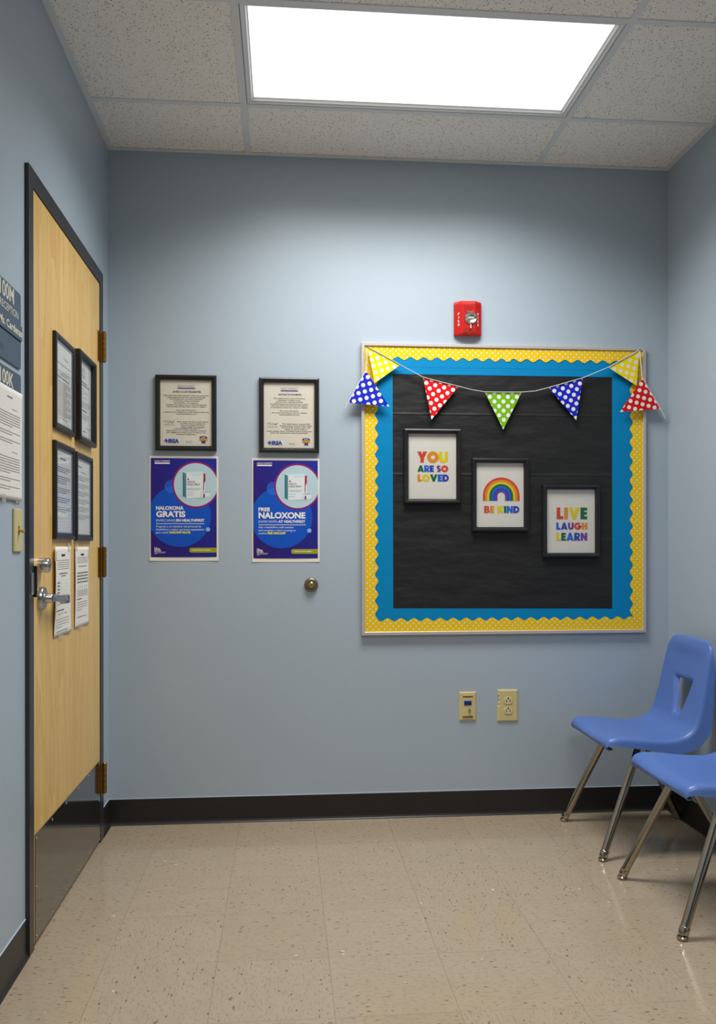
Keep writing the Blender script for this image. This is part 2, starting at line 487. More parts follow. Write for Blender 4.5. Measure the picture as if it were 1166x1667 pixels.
# floor: slab with vinyl tiles as children
slab = MB().box(-.12, W+.12, YR-.12, .12, -.08, -.003).build('floor', M('dark_joint', (138, 122, 102), .7))
tag(slab, 'beige speckled vinyl tile floor', 'floor', kind='structure')
def tile_mesh(name, w, d, t, b):
    return MB().box(-w/2, w/2, -d/2, d/2, -t, 0, b).mesh(name)
TX, TY, TS = .2255, -.2960, .3048
xs = [0.0]+[TX+TS*i for i in range(7)]+[W]
ys = [0.0]+[TY-TS*i for i in range(int((abs(YR)+TY)/TS)+1)]+[YR]
_tm = {}
for i in range(len(xs)-1):
    for j in range(len(ys)-1):
        w = xs[i+1]-xs[i]; d = ys[j]-ys[j+1]
        if d < .01 or w < .01: continue
        key = (round(w, 3), round(d, 3))
        if key not in _tm:
            _tm[key] = tile_mesh('floor_tile', w-.0005, d-.0005, .003, .0002); _tm[key].materials.append(FLOOR)
        o = bpy.data.objects.new('floor_tile', _tm[key]); COL.objects.link(o); o.parent = slab
        o.location = ((xs[i]+xs[i+1])/2, (ys[j]+ys[j+1])/2, random.uniform(-.0001, .0001))
        sq = abs(w-d) < .004
        o.rotation_euler = (0, 0, (random.choice((0, 0, 1, 2, 3)) if sq else random.choice((0, 2)))*PI/2)

# walls
DN, DF, DT = -1.135, -.155, 2.197         # outer edges of the door frame along the left wall
m = MB()
m.box(-.12, 0, YR-.12, DN, 0, H+.1); m.box(-.12, 0, DF, .12, 0, H+.1); m.box(-.12, 0, DN, DF, DT, H+.1)
tag(m.build('wall_left', WALL), 'blue painted wall with the maple door', 'wall', kind='structure')
tag(MB().box(0, W, 0, .12, 0, H+.1).build('wall_back', WALL), 'blue painted wall carrying the bulletin board', 'wall', kind='structure')
tag(MB().box(W, W+.12, YR-.12, .12, 0, H+.1).build('wall_right', WALL), 'blue painted wall behind the blue chairs', 'wall', kind='structure')
tag(MB().box(0, W, YR-.12, YR, 0, H+.1).build('wall_rear', WALL), 'blue painted wall facing the bulletin board', 'wall', kind='structure')

# cove base: profile with a toe that flares onto the floor
def cove(name, label, p0, p1, nrm):
    prof = [(0, 0), (.0125, 0), (.0125, .0025), (.008, .006), (.0052, .013), (.0042, .024), (.0042, .1035), (.003, .105), (0, .105)]
    d = Vector(p1)-Vector(p0); n = len(prof); vs = []
    for base in (Vector(p0), Vector(p1)):
        for a, h in prof: vs.append(base+Vector(nrm)*a+Vector((0, 0, h)))
    fs = [(i, (i+1) % n, n+(i+1) % n, n+i) for i in range(n)]+[tuple(range(n)), tuple(range(2*n-1, n-1, -1))]
    mb = MB(); mb.add(vs, fs); o = tag(mb.build(name, COVE), label, 'baseboard', kind='structure')
    q = Vector(nrm)*.0026; a_, b_ = Vector(p0), Vector(p1)+q
    e = MB().box(min(a_.x, b_.x), max(a_.x, b_.x), min(a_.y, b_.y), max(a_.y, b_.y), .105, .1072)
    e.build('caulk_bead', M('pale_blue_caulk', (186, 200, 212), .5), o)
    return o
cove('baseboard_back', 'black rubber cove base under the bulletin board', (0, 0, 0), (W, 0, 0), (0, -1, 0))
cove('baseboard_right', 'black rubber cove base behind the chairs', (W, 0, 0), (W, YR, 0), (-1, 0, 0))
b = cove('baseboard_left', 'black rubber cove base beside the door', (0, YR, 0), (0, DN-.002, 0), (1, 0, 0))
o = cove('cove_return', '', (0, DF+.002, 0), (0, 0, 0), (1, 0, 0)); o.parent = b
for k in ('category', 'kind', 'label'): del o[k]

# ceiling: deck, tiles and grid as children
B1, B2, CY = .5677, 1.7869, -.3985        # grid runners and first cross bar
deck = MB().box(0, W, YR, 0, H+.06, H+.1).build('ceiling', M('plenum_grey', (90, 90, 90), .9))
tag(deck, 'suspended ceiling of fissured white tiles in a metal grid', 'ceiling', kind='structure')
cols = [(0, B1), (B1, B2), (B2, W)]
rows = [0, CY]+[CY-.6096*i for i in range(1, 10)]+[YR]
LIGHT_ROWS = {1, 5}
for ci, (x0, x1) in enumerate(cols):
    for r in range(len(rows)-1):
        if ci == 1 and r in LIGHT_ROWS: continue
        y1, y0 = rows[r], rows[r+1]
        o = MB().box(x0+.004, x1-.004, y0+.004, y1-.004, H+.0015, H+.016, .001).build('ceiling_tile', CEIL, deck)
hb = .012
def bar(x0, x1, y0, y1):
    mb = MB(); mb.box(x0, x1, y0, y1, H-.0015, H+.0013)
    if x1-x0 > y1-y0: mb.box(x0, x1, (y0+y1)/2-.0012, (y0+y1)/2+.0012, H+.0013, H+.03)
    else: mb.box((x0+x1)/2-.0012, (x0+x1)/2+.0012, y0, y1, H+.0013, H+.03)
    return mb.build('grid_bar', GRIDW, deck)
for x in (B1, B2): bar(x-hb, x+hb, YR+.02, -.02)
for y in rows[1:-1]:
    for x0, x1 in cols:
        bar(max(x0+hb, .02), min(x1-hb, W-.02), y-hb, y+hb)
for (x0, x1, y0, y1) in ((0, W, -.022, 0), (0, .022, YR, -.022), (W-.022, W, YR, -.022), (0, W, YR, YR+.022)):
    MB().box(x0, x1, y0, y1, H-.0016, H).build('wall_angle', GRIDW, deck)

# recessed light panels
def light_panel(y0, y1, watt, label):
    t = thing('ceiling_light', label, 'light', ((B1+B2)/2, (y0+y1)/2, H), (PI, 0, 0), group='recessed ceiling light panels')
    hx, hy = (B2-B1)/2-hb-.002, (y1-y0)/2-hb-.002
    MB().sweep_rect(-hx, hx, -hy, hy, [(0, -.05), (0, .0004), (.006, .0004), (.008, -.004), (.016, -.004), (.021, -.011), (.024, -.012), (.024, -.05)]).build('frame', M('light_frame_white', (222, 223, 224), .4, spec=.4), t)
    MB().box(-hx+.023, hx-.023, -hy+.023, hy-.023, -.0145, -.0125).build('diffuser', emit_mat('lit_diffuser', PANEL_GLOW), t)
    MB().box(-hx+.001, hx-.001, -hy+.001, hy-.001, -.058, -.05).build('housing', M('housing_white', (200, 200, 200), .5), t)
    la = bpy.data.lights.new('lamp', 'AREA'); la.shape = 'RECTANGLE'; la.size = 2*(hx-.026); la.size_y = 2*(hy-.026)
    la.energy = watt; la.color = (1, .985, .955); la.spread = math.radians(PANEL_SPREAD)
    lo = bpy.data.objects.new('lamp', la); COL.objects.link(lo); lo.parent = t; lo.location = (0, 0, -.0118); lo.rotation_euler = (PI, 0, 0)
    for sx in (-1, 1):
        MB().box(sx*hx*.25-.012, sx*hx*.25+.012, hy-.010, hy-.004, -.0042, -.002).build('latch', GRIDW, t)
light_panel(CY-.6096, CY, PANEL_WATT, 'lit white rectangular ceiling light panel in front of the bulletin board')
light_panel(rows[6], rows[5], PANEL_WATT_FILL, 'added fill light panel, out of view, farther from the bulletin board wall')  # unseen panel, added to brighten the lower walls and floor

# ------------------------------------------------------------------ door and its frame (left wall)
IN, IF, IT = -1.091, -.208, 2.146         # clear opening
fr = thing('trim_1', 'black painted steel door frame', 'door frame', (0, 0, 0), kind='structure')
MB().box(-.119, .012, DN+.0005, IN, 0, DT-.0005, .0015).build('frame_jamb', BLACKTRIM, fr)
MB().box(-.119, .012, IF, DF-.0005, 0, DT-.0005, .0015).build('frame_jamb', BLACKTRIM, fr)
MB().box(-.119, .012, IN, IF, IT, DT-.0005, .0015).build('frame_head', BLACKTRIM, fr)
MB().box(-.09, -.04, IN, IN+.014, 0, IT).build('door_stop_strip', BLACKTRIM, fr)
MB().box(-.09, -.04, IF-.014, IF, 0, IT).build('door_stop_strip', BLACKTRIM, fr)
mb = MB().box(.012, .0145, IN-.032, IN+.001, 1.000, 1.062, .0008)
mb.build('strike_plate', STEEL, fr)

DX = .009                                  # face of the door leaf
door = thing('door_1', 'maple veneer door with black kick plate and steel lever', 'door', (DX, IN+.003, 0), LEFT, kind='structure')
dw, dh0, dh1 = IF-IN-.006, .012, IT-.004
MB().box(0, dw, dh0, dh1, -.044, 0, .0008).build('leaf', [WOOD], door)
kp = MB().box(.012, dw-.006, .014, .318, .0002, .0022, .0004).build('kick_plate', M('black_kick_plate', (34, 33, 33), .10, spec=.9, coat=.6), door)
sc = MB().lathe([(.0045, 0), (.0045, .0006), (.003, .0016), (.0008, .0018)], 10).mesh('screw'); sc.materials.append(STEEL)
nx = 6
for i in range(nx):
    for y in (.026, .306):
        o = bpy.data.objects.new('screw', sc); COL.objects.link(o); o.parent = kp
        o.location = (.024+(dw-.042)*i/(nx-1), y, .0022)
for x in (.024, dw-.018):
    o = bpy.data.objects.new('screw', sc); COL.objects.link(o); o.parent = kp; o.location = (x, .166, .0022)
# hinges: leaf plates and knuckles
def hinge(z0, z1):
    h = MB()
    h.box(dw-.004, dw+.012, z0, z1, .0005, .0110)
    h.build('hinge', BRASS, door)
    hg = door.children[-1]
    n = 5; L = (z1-z0)/n
    for k in range(n):
        MB().lathe([(.0088, k*L+.0009), (.0088, (k+1)*L-.0009)], 16, axis='y', c=(dw+.006, z0, .0160)).build('knuckle', BRASS, hg)
    MB().lathe([(.004, -.003), (.0055, 0), (.0055, z1-z0), (.0065, z1-z0+.001), (.004, z1-z0+.004)], 14, axis='y', c=(dw+.006, z0, .0160)).build('hinge_pin', BRASS, hg)
    MB().box(dw-.034, dw-.004, z0, z1, .0003, .0028).build('hinge_plate', BRASS, hg)
for z0, z1 in ((1.845, 1.958), (1.020, 1.133), (.190, .303)): hinge(z0, z1)
# lever set
lx, lz = .068, .985
lv = MB().lathe([(.034, 0), (.034, .009), (.032, .013), (.026, .0155), (.012, .016)], 40, c=(lx, lz, 0)).build('lever_handle', STEEL, door)
MB().lathe([(.0145, .014), (.0145, .024), (.0130, .026), (.0130, .034), (.0115, .036)], 28, c=(lx, lz, 0)).build('lever_neck', STEEL, lv)
pth = [(lx-.004, lz, .037), (lx+.004, lz, .037), (lx+.02, lz, .0375), (lx+.06, lz-.004, .038), (lx+.128, lz-.010, .038)]
MB().tube(pth, [.0085, .0105, .0105, .0105, .0108], 20).build('lever', STEEL, lv)
MB().box(lx+.126, lx+.152, lz-.0235, lz+.0025, .022, .049, .0045).build('lever_end', M('lever_end_steel', (150, 154, 158), .34, metal=1), lv)
MB().lathe([(.0215, 0), (.0215, .003), (.0205, .026), (.019, .0285), (.008, .0288)], 32, c=(.062, 1.081, 0)).build('deadbolt', STEEL, door)
MB().lathe([(.0075, .0286), (.0072, .0298), (.001, .030)], 20, c=(.062, 1.081, 0)).build('key_cylinder', BRASS, door)
MB().box(-.002, .0062, .992, 1.080, .0005, .010, .001).build('latch_guard', M('black_latch_guard', (16, 16, 17), .5), door)

# ------------------------------------------------------------------ framed sheets
FRAME_PROF = [(0, 0), (0, .0135), (.002, .0165), (.006, .018), (.011, .0175), (.0135, .0145), (.0155, .0145), (.0185, .010), (.0195, .010), (.0195, .004), (.006, .0)]
def framed(name, label, cat, loc, rot, w, h, group, inner=.0195, depth=1.0, tilt=0, paper=None, lip=None):
    t = thing(name, label, cat, loc, rot, group)
    if tilt:
        t.rotation_euler.rotate_axis('Z', tilt)
    k = inner/.0195
    MB().sweep_rect(0, w, 0, h, [(a*k, b*depth) for a, b in FRAME_PROF]).build('frame', BLACKFRAME, t)
    pp = MB().box(inner-.003, w-inner+.003, inner-.003, h-inner+.003, .0030, .0040).build('sheet', paper or PAPER, t)
    if lip:
        MB().sweep_rect(inner, w-inner, inner, h-inner, [(0, .0042), (0, .0095*depth), (.0035, .0060), (.0035, .0042)]).build('frame_liner', lip, t)
    MB().box(inner-.002, w-inner+.002, inner-.002, h-inner+.002, .0066, .0074).build('glass', GLASS, t)
    return t, pp

INKG = '4a4744'
# two notices on the back wall
def notice(loc, label, lang, tilt):
    w, h = .2475, .309
    t, pp = framed('framed_notice', label, 'framed notice', loc, BACK, w, h, 'framed patient notices', paper=M('notice_paper', (216, 210, 196), .7, spec=.2, var=.03, vscale=90), tilt=tilt)
    k = w/890
    a = Art(k, 125, 85+h/k, .0043)      # design grid: 125..1015 across, 85 at the top
    c = 572
    a.text('HEALTHFIRST', c, 262, 34, '8d8aa0', width=258, align='C', layer=1)
    a.rect(444, 268, 700, 284, '4a2f92', 1)
    a.build('printed_heading', pp, True)
    if lang == 'es':
        a.text('AVISO A LOS PACIENTES', c+8, 340, 26, '45414a', width=410, align='C', bold=.02)
        body = [('Este centro de salud atiende a todos los pacientes,', 388, 655), ('independientemente de la capacidad de pago.', 416, 580), ('Descuentos por servicios esenciales', 443, 470), ('se ofrecen en base al tamaño', 470, 380), ('de la familia y los ingresos.', 498, 350), ('A nadie se le negarán los servicios de atención', 526, 600), ('sobre la base de raza, sexo, credo o religión.', 553, 570), ('Para más información', 606, 280), ('pregunte en la recepción o visite nuestro sitio web', 634, 655), ('www.healthfirst.com', 662, 295)]
        body2 = [('Este centro de salud recibe fondos', 668, 776, 450), ('de HHS y tiene el estatus de', 668, 804, 370), ('Servicio Federal de Salud', 668, 831, 330), ('Pública (PHS) con respecto', 668, 858, 350), ('a ciertos reclamos de salud o', 572, 880, 375), ('relacionados con la salud, incluidos reclamos', 572, 908, 590), ('por negligencia médica, para sí mismo y sus', 572, 935, 570), ('individuos asegurados.', 572, 962, 290)]
    else:
        a.text('NOTICE TO PATIENTS', c+8, 345, 26, '45414a', width=340, align='C', bold=.02)
        body = [('This health center serves all patients', 395, 475), ('regardless of ability to pay.', 423, 345), ('Discounts for essential services', 450, 405), ('are offered based on family size and income.', 478, 575), ('No one will be denied services based', 504, 530), ('on the basis of race, sex, creed or religion.', 531, 555), ('For more information', 582, 275), ('ask at the front desk or visit our website', 610, 525), ('www.healthfirst.com', 638, 300)]
        body2 = [('This health center receives HHS', 672, 776, 410), ('funding and has Federal Public Health', 672, 803, 480), ('Service (PHS) deemed status with', 672, 830, 430), ('respect to certain health or', 672, 857, 340), ('health-related claims, including medical malpractice', 572, 884, 670), ('claims, for itself and its covered individuals.', 572, 911, 560)]
    for s_, y, wd in body: a.text(s_, c, y, 16, INKG, width=wd, align='C', bold=.012)
    for s_, x, y, wd in body2: a.text(s_, x, y, 16, INKG, width=wd, align='C', bold=.012)
    a.build('printed_text', pp, True)
    a.text('FTCA', 248, 785, 32, '8b8b88', width=105)
    a.poly([(352, 770), (362, 762), (372, 772), (400, 750), (404, 756), (372, 788)], '4f8a2a', 2)
    a.words(250, 400, 800, 7, 'b9b4a8', seed=3); a.words(250, 400, 816, 7, 'b9b4a8', seed=4)
    a.build('printed_emblem', pp, True)
    a.text('HRSA', 276, 1076, 50, '1747a0', width=190, bold=.055)
    a.poly([(245, 1050), (262, 1030), (290, 1032), (276, 1050), (290, 1068), (262, 1070)], '4a6fb5', 2)
    a.rect(280, 1082, 465, 1087, 'c08a4a', 2)
    a.build('printed_emblem', pp, True)
    a.text('FHC', 568, 1082, 32, 'a39a8c', width=90)
    a.build('printed_emblem', pp, True)
    # award badge
    a.poly([(770, 985), (815, 975), (872, 985), (878, 1000), (872, 1040), (845, 1062), (800, 1062), (768, 1040), (764, 1000)], '1f2f80', 1)
    a.poly([(800, 1050), (850, 1050), (852, 1096), (824, 1080), (792, 1096)], '1d3f96', 1)
    a.poly([(755, 1012), (888, 1012), (876, 1026), (888, 1042), (755, 1042), (766, 1026)], 'd68f1e', 2)
    a.text('HRSA', 822, 1004, 14, 'e8e4da', width=60, align='C', bold=.03)
    a.rect(785, 1048, 860, 1053, 'd68f1e', 2)
    a.build('award_badge', pp, True)
notice((.190, 0, 1.529), 'black framed notice headed AVISO A LOS PACIENTES, above the NALOXONA poster', 'es', 0)
notice((.6115, 0, 1.5245), 'black framed notice headed NOTICE TO PATIENTS, above the FREE NALOXONE poster', 'en', 0)

# two posters on the back wall
def poster(loc, label, lang):
    w, h = .2794, .4300
    t = thing('poster', label, 'poster', loc, BACK, group='naloxone posters')
    # sheet with slightly lifted corners
    mb = MB(); nx_, ny_ = 10, 14; vs = []
    for j in range(ny_+1):
        for i in range(nx_+1):
            u, v = i/nx_, j/ny_
            lift = .0016*(abs(2*u-1)**4)*(abs(2*v-1)**4)
            vs.append((u*w, v*h, .0006+lift))
    fs = [(j*(nx_+1)+i, j*(nx_+1)+i+1, (j+1)*(nx_+1)+i+1, (j+1)*(nx_+1)+i) for j in range(ny_) for i in range(nx_)]
    mb.add(vs, fs)
    sh = mb.build('sheet', POSTERPAPER, t)
    md = sh.modifiers.new('thick', 'SOLIDIFY'); md.thickness = .0004; md.offset = -1
    k = w/1013
    a = Art(k, 32, 65+h/k, .0026)
    X0, X1, Y0, Y1 = 52, 1018, 98, 1568
    # background fades from violet to blue-violet: printed bands
    n = 12
    for i in range(n):
        f = (i+.5)/n
        c0 = (44, 20, 112); c1 = (26, 42, 150)
        for j in range(8):
            g = (j+.5)/8; q = min(1, max(0, f*.7+(1-g)*.45-.12))
            col = tuple(int((c0[m_]+(c1[m_]-c0[m_])*q)//4*4) for m_ in range(3))
            a.rect(X0+(X1-X0)*i/n, Y0+(Y1-Y0)*j/8, X0+(X1-X0)*(i+1)/n, Y0+(Y1-Y0)*(j+1)/8, col, 0)
    a.build('printed_background', sh, True)
    C = lambda x, y, r, n_=72: clip(circle(x, y, r, n_), X0, X1, Y0, Y1)
    a.poly(C(352, 520, 100, 40), '2a51b8', 1)
    a.build('printed_disc', sh)
    a.poly(C(475, 957, 460, 96), '0450bd', 2)
    a.build('printed_disc', sh)
    # overlap of the two discs
    ov = [p for p in circle(352, 520, 100, 60) if math.hypot(p[0]-475, p[1]-957) < 460]
    ov2 = [p for p in circle(475, 957, 460, 240) if math.hypot(p[0]-352, p[1]-520) < 100]
    cx_ = sum(p[0] for p in ov+ov2)/len(ov+ov2); cy_ = sum(p[1] for p in ov+ov2)/len(ov+ov2)
    a.poly(sorted(ov+ov2, key=lambda p: math.atan2(p[1]-cy_, p[0]-cx_)), '1468cf', 3)
    a.build('printed_disc', sh)
    a.poly(C(712, 492, 350, 96), '86146f', 4)
    a.build('printed_ring', sh)
    a.poly(C(712, 492, 322, 96), 'b4cdd6', 5)
    a.build('printed_disc', sh)
    # product photograph inside the ring
    a.poly([(480, 660), (560, 690), (800, 700), (900, 690), (760, 660), (560, 640)], '93b4bf', 6)
    a.poly([(520, 308), (572, 326), (572, 690), (520, 655)], '2f6a7c', 7)
    a.poly([(540, 314), (572, 326), (572, 690), (550, 676)], '4b8797', 8)
    a.poly([(520, 308), (800, 296), (852, 324), (572, 326)], 'cfe0e6', 7)
    a.poly([(572, 326), (830, 332), (812, 684), (572, 692)], 'd9e2e4', 7)
    a.poly([(824, 326), (854, 326), (852, 440), (838, 460), (832, 574), (820, 574)], '9c1c2a', 8)
    a.poly([(836, 470), (852, 450), (846, 600), (832, 590)], 'e6e9ea', 8)
    a.poly(circle(600, 412, 13, 16), 'a01628', 8)
    a.text('NARCAN', 584, 466, 30, 'b3202e', width=112, bold=.02, layer=8)
    a.text('NASAL SPRAY', 584, 504, 30, '3d4a55', width=190, bold=.01, layer=8)
    a.words(584, 800, 545, 7, '8796a0', 8, seed=1); a.words(584, 760, 562, 7, '8796a0', 8, seed=2)
    a.words(584, 690, 606, 6, '8796a0', 8, seed=5); a.words(584, 680, 640, 7, '7d9ab0', 8, seed=6); a.words(660, 800, 345, 5, '9aa7af', 8, seed=7)
    a.poly([(790, 604), (925, 600), (930, 664), (884, 690), (772, 690)], 'c2d6dc', 8)
    a.poly([(800, 612), (915, 608), (918, 660), (800, 664)], 'd6e4e8', 9)
    a.poly([(822, 628), (845, 628), (842, 682), (818, 682)], '7e2434', 10)
    a.words(800, 915, 600, 6, 'a5646e', 10, seed=9)
    a.build('product_picture', sh, True)
    # lettering
    wht, lt = 'efe9df', 'cfd8ea'
    a.text('HEALTHFIRST', 108, 157, 26, 'e6e2e8', width=228, bold=.005, layer=5)
    a.rect(108, 166, 330, 184, 'efeaf0', 5)
    a.build('printed_heading', sh, True)
    if lang == 'es':
        a.text('NALOXONA', 128, 864, 50, wht, width=404, bold=.035, layer=5)
        a.text('GRATIS', 130, 970, 80, wht, width=428, bold=.04, layer=5)
        a.text('(NARCAN®)', 128, 1040, 36, lt, width=282, layer=5)
        a.text('EN HEALTHFIRST', 424, 1040, 36, wht, width=414, bold=.035, layer=5)
        a.rect(130, 1068, 838, 1076, wht, 5)
        a.text('Pregunte a un miembro del personal de', 128, 1126, 27, lt, width=660, bold=.012, layer=5)
        a.text('HealthFirst y realice una breve capacitación', 128, 1172, 27, lt, width=706, bold=.012, layer=5)
        a.text('para recibir', 128, 1216, 27, lt, width=186, bold=.012, layer=5)
        a.text('NARCAN® GRATIS.', 324, 1216, 29, 'f2e400', width=312, bold=.04, layer=5)
        a.poly(C(890, 1156, 32, 28), '85b6dc', 5)
    else:
        a.text('FREE', 128, 860, 50, wht, width=172, bold=.035, layer=5)
        a.text('NALOXONE', 130, 966, 84, wht, width=700, bold=.04, layer=5)
        a.text('(NARCAN®)', 128, 1034, 36, lt, width=282, layer=5)
        a.text('AT HEALTHFIRST', 424, 1034, 36, wht, width=404, bold=.035, layer=5)
        a.rect(130, 1062, 838, 1070, wht, 5)
        a.text('Ask a HealthFirst staff member', 128, 1116, 27, lt, width=530, bold=.012, layer=5)
        a.text('and complete a short training to', 128, 1162, 27, lt, width=556, bold=.012, layer=5)
        a.text('receive', 128, 1206, 27, lt, width=120, bold=.012, layer=5)
        a.text('FREE NARCAN®', 262, 1206, 29, 'f2e400', width=272, bold=.04, layer=5)
        a.poly(C(890, 1152, 32, 28), '85b6dc', 5)
    a.build('headline', sh, True)
    a.text('THE', 104, 1432, 12, wht, width=36, bold=.02, layer=5)
    a.text('HEAL', 104, 1464, 28, wht, width=92, bold=.03, layer=5)
    a.words(104, 200, 1472, 11, 'd8d3de', 5, seed=11)
    for i, x1 in enumerate((270, 262, 150)): a.words(104, x1, 1490+i*13, 7, 'b8b2c4', 5, seed=20+i)
    a.build('printed_emblem', sh, True)
    a.poly(clip(circle(650, 1466, 36, 20, PI/2, PI*1.5)+[(1018, 1430), (1018, 1502)], X0, X1, Y0, Y1), '9a9a1c', 5)
    a.words(660, 930, 1458, 13, 'e9e6c8', 6, seed=31)
    a.build('web_address_pill', sh, True)
poster((.165, 0, 1.0775), 'violet and blue poster reading NALOXONA GRATIS', 'es')
poster((.5815, 0, 1.0715), 'violet and blue poster reading FREE NALOXONE', 'en')

# ------------------------------------------------------------------ bulletin board
BX0, BX1, BZ0, BZ1 = 1.0345, 2.2585, .7655, 1.9850
bw, bh = BX1-BX0, BZ1-BZ0
board = thing('bulletin_board', 'square bulletin board with black cloth, blue edging and yellow dotted scalloped border', 'bulletin board', (BX0, 0, BZ0), BACK)
MB().sweep_rect(0, bw, 0, bh, [(0, 0), (0, .018), (.0015, .0195), (.0125, .0195), (.014, .018), (.014, .006)]).build('frame', ALU, board)
MB().box(.010, bw-.010, .010, bh-.010, .0008, .010).build('black_cloth_backing', CLOTH, board)
# blue edging strips
BLUEP = M('blue_edging_paper', (0, 128, 184), .6, spec=.15, var=.05, vscale=5)
bi = (.133, .1115, .1095, .134)      # inner edges: left, bottom, right (from the far side), top
L_, B_, R_, T_ = .1335, .1120, bw-.1475, bh-.1290
def strip(name, pts, z, mat, t=.0004): return MB().prism(pts, z, z+t).build(name, mat, board)
strip('blue_edging', [(.014, .014), (L_, .014), (L_-.002, bh-.014), (.014, bh-.014)], .0102, BLUEP)
strip('blue_edging', [(R_, .014), (bw-.014, .014), (bw-.014, bh-.014), (R_, bh-.014)], .0102, BLUEP)
strip('blue_edging', [(.014, T_), (bw-.014, T_+.002), (bw-.014, bh-.014), (.014, bh-.014)], .0108, BLUEP)
strip('blue_edging', [(.014, .014), (bw-.014, .014), (bw-.014, B_-.010), (.014, B_)], .0108, BLUEP)
strip('blue_edging', [(.014, T_+.030), (bw-.014, T_+.031), (bw-.014, bh-.014), (.014, bh-.014)], .0113, BLUEP)
strip('blue_edging', [(.014, .014), (bw-.014, .014), (bw-.014, B_-.034), (.014, B_-.033)], .0113, BLUEP)
# scalloped border
YDOT = dots_mat('yellow_dotted_border', (236, 194, 0), (222, 218, 226), .0242, .0034, rough=.6)
def scallop(length, phase=0.0, flip=False):
    """strip along +x from y=0 (outer edge) to the wavy inner edge"""
    n = int(length/.0034); pts = [(0, 0), (length, 0)]
    for i in range(n, -1, -1):
        x = length*i/n
        pts.append((x, .0500+.0064*math.cos(2*PI*(x+phase)/.0555)))
    return pts
yo = .0135
def border(pts, f, z):
    n = len(pts); mb = MB(); mb.prism([f(p) for p in pts], z, z+.0005); mb.build('yellow_border', YDOT, board)
iw, ih = bw-2*yo, bh-2*yo
border(scallop(ih, .01), lambda p: (yo+p[1], yo+p[0]), .0120)
border(scallop(ih, .03), lambda p: (bw-yo-p[1], yo+p[0]), .0120)
border(scallop(iw*.52, .0), lambda p: (yo+p[0], bh-yo-p[1]), .0128)
border(scallop(iw*.50, .02), lambda p: (bw-yo-p[0], bh-yo-p[1]), .0134)
border(scallop(iw*.66, .015), lambda p: (yo+p[0], yo+p[1]), .0128)
border(scallop(iw*.36, .0), lambda p: (bw-yo-p[0], yo+p[1]), .0134)

# prints hanging on the board
def board_print(label, x, z, w, h, tilt, paint):
    LIP = M('frame_inner_edge', (70, 66, 70), .3)
    t, pp = framed('framed_print', label, 'framed print', (x, -.0102, z), BACK, w, h, 'framed prints on the board', inner=.0195, tilt=tilt, paper=M('print_paper', (214, 211, 203), .7, spec=.2, var=.03, vscale=60), depth=1.15)
    paint(pp, w, h)
def p_you(pp, w, h):
    k = w/842; a = Art(k, 152, 155+h/k, .0043)
    a.glyphs('YOU', [RED_, ORA, YEL], 350, 806, 484, 646, pp, gap=.03)
    a.glyphs('ARE SO', [GRN, BLU, IND, PUR, RED_], 354, 808, 686, 782, pp, gap=.03)
    a.glyphs('LOVED', [ORA, YEL, GRN, BLU, IND], 354, 816, 818, 922, pp, gap=.04)
def p_kind(pp, w, h):
    k = w/832; a = Art(k, 160, 130+h/k, .0043)
    cx, cy = 596, 678; base = 746
    rad = [272, 240, 208, 176, 144, 112, 84, 55]
    for i, c in enumerate((RED_, ORA, YEL, GRN, BLU, IND, PUR)):
        ro, ri = rad[i], rad[i+1]
        out = [(cx-ro, base)]+[(cx-ro*math.cos(PI*j/40), cy-ro*math.sin(PI*j/40)) for j in range(41)]+[(cx+ro, base)]
        inn = [(cx+ri, base)]+[(cx+ri*math.cos(PI*j/40), cy-ri*math.sin(PI*j/40)) for j in range(41)]+[(cx-ri, base)]
        n = len(out)
        for j in range(n-1): a.poly([out[j], out[j+1], inn[n-2-j], inn[n-1-j]], c, 2)
        a.build('rainbow_band', pp)
    a.glyphs('BE KIND', [RED_, ORA, YEL, GRN, BLU, IND], 342, 862, 820, 922, pp, gap=.05)
def p_live(pp, w, h):
    k = w/846; a = Art(k, 124, 160+h/k, .0043)
    a.glyphs('LIVE', [RED_, ORA, YEL, GRN], 338, 792, 486, 656, pp, gap=.07)
    a.glyphs('LAUGH', [BLU, IND, PUR, RED_, ORA], 332, 794, 704, 806, pp, gap=.06)
    a.glyphs('LEARN', [YEL, GRN, BLU, IND, PUR], 330, 792, 852, 966, pp, gap=.05)
board_print('black framed print reading YOU ARE SO LOVED', 1.2125, 1.3150, .241, .312, 0, p_you)
board_print('black framed print with a rainbow reading BE KIND', 1.5005, 1.1975, .242, .309, 0, p_kind)
board_print('black framed print reading LIVE LAUGH LEARN', 1.8035, 1.0880, .2485, .308, 0, p_live)

# pennant garland
gar = thing('pennant_garland', 'garland of seven dotted paper pennants on a white ribbon across the board', 'bunting', (1.64, 0, 1.70), BACK)
PY = .033
def G(x, z, n=PY): return (x-1.64, z-1.70, n)
RIB = M('white_ribbon', (232, 230, 232), .6, var=.04)
pen = [  # ends of the top edge, tip, colours
    ((.9756, 1.7291), (1.0523, 1.8623), (1.1494, 1.7161), 'blue', .038),
    ((1.0600, 1.9617), (1.1958, 1.8902), (1.0880, 1.8120), 'yellow', .032),
    ((1.2912, 1.8407), (1.4415, 1.8046), (1.3272, 1.6646), 'red', .030),
    ((1.5537, 1.7815), (1.7112, 1.7840), (1.6321, 1.6269), 'green', .030),
    ((1.8276, 1.8051), (1.9765, 1.8489), (1.9470, 1.6692), 'blue', .030),
    ((2.0863, 1.8950), (2.2237, 1.9731), (2.2100, 1.8186), 'yellow', .032),
    ((2.2343, 1.8504), (2.3126, 1.7206), (2.1344, 1.7053), 'red', .038),
]
cols_ = {'blue': ((14, 38, 186), (232, 222, 212)), 'yellow': ((236, 212, 0), (224, 218, 232)), 'red': ((210, 14, 20), (228, 232, 226)), 'green': ((112, 176, 12), (228, 218, 232))}
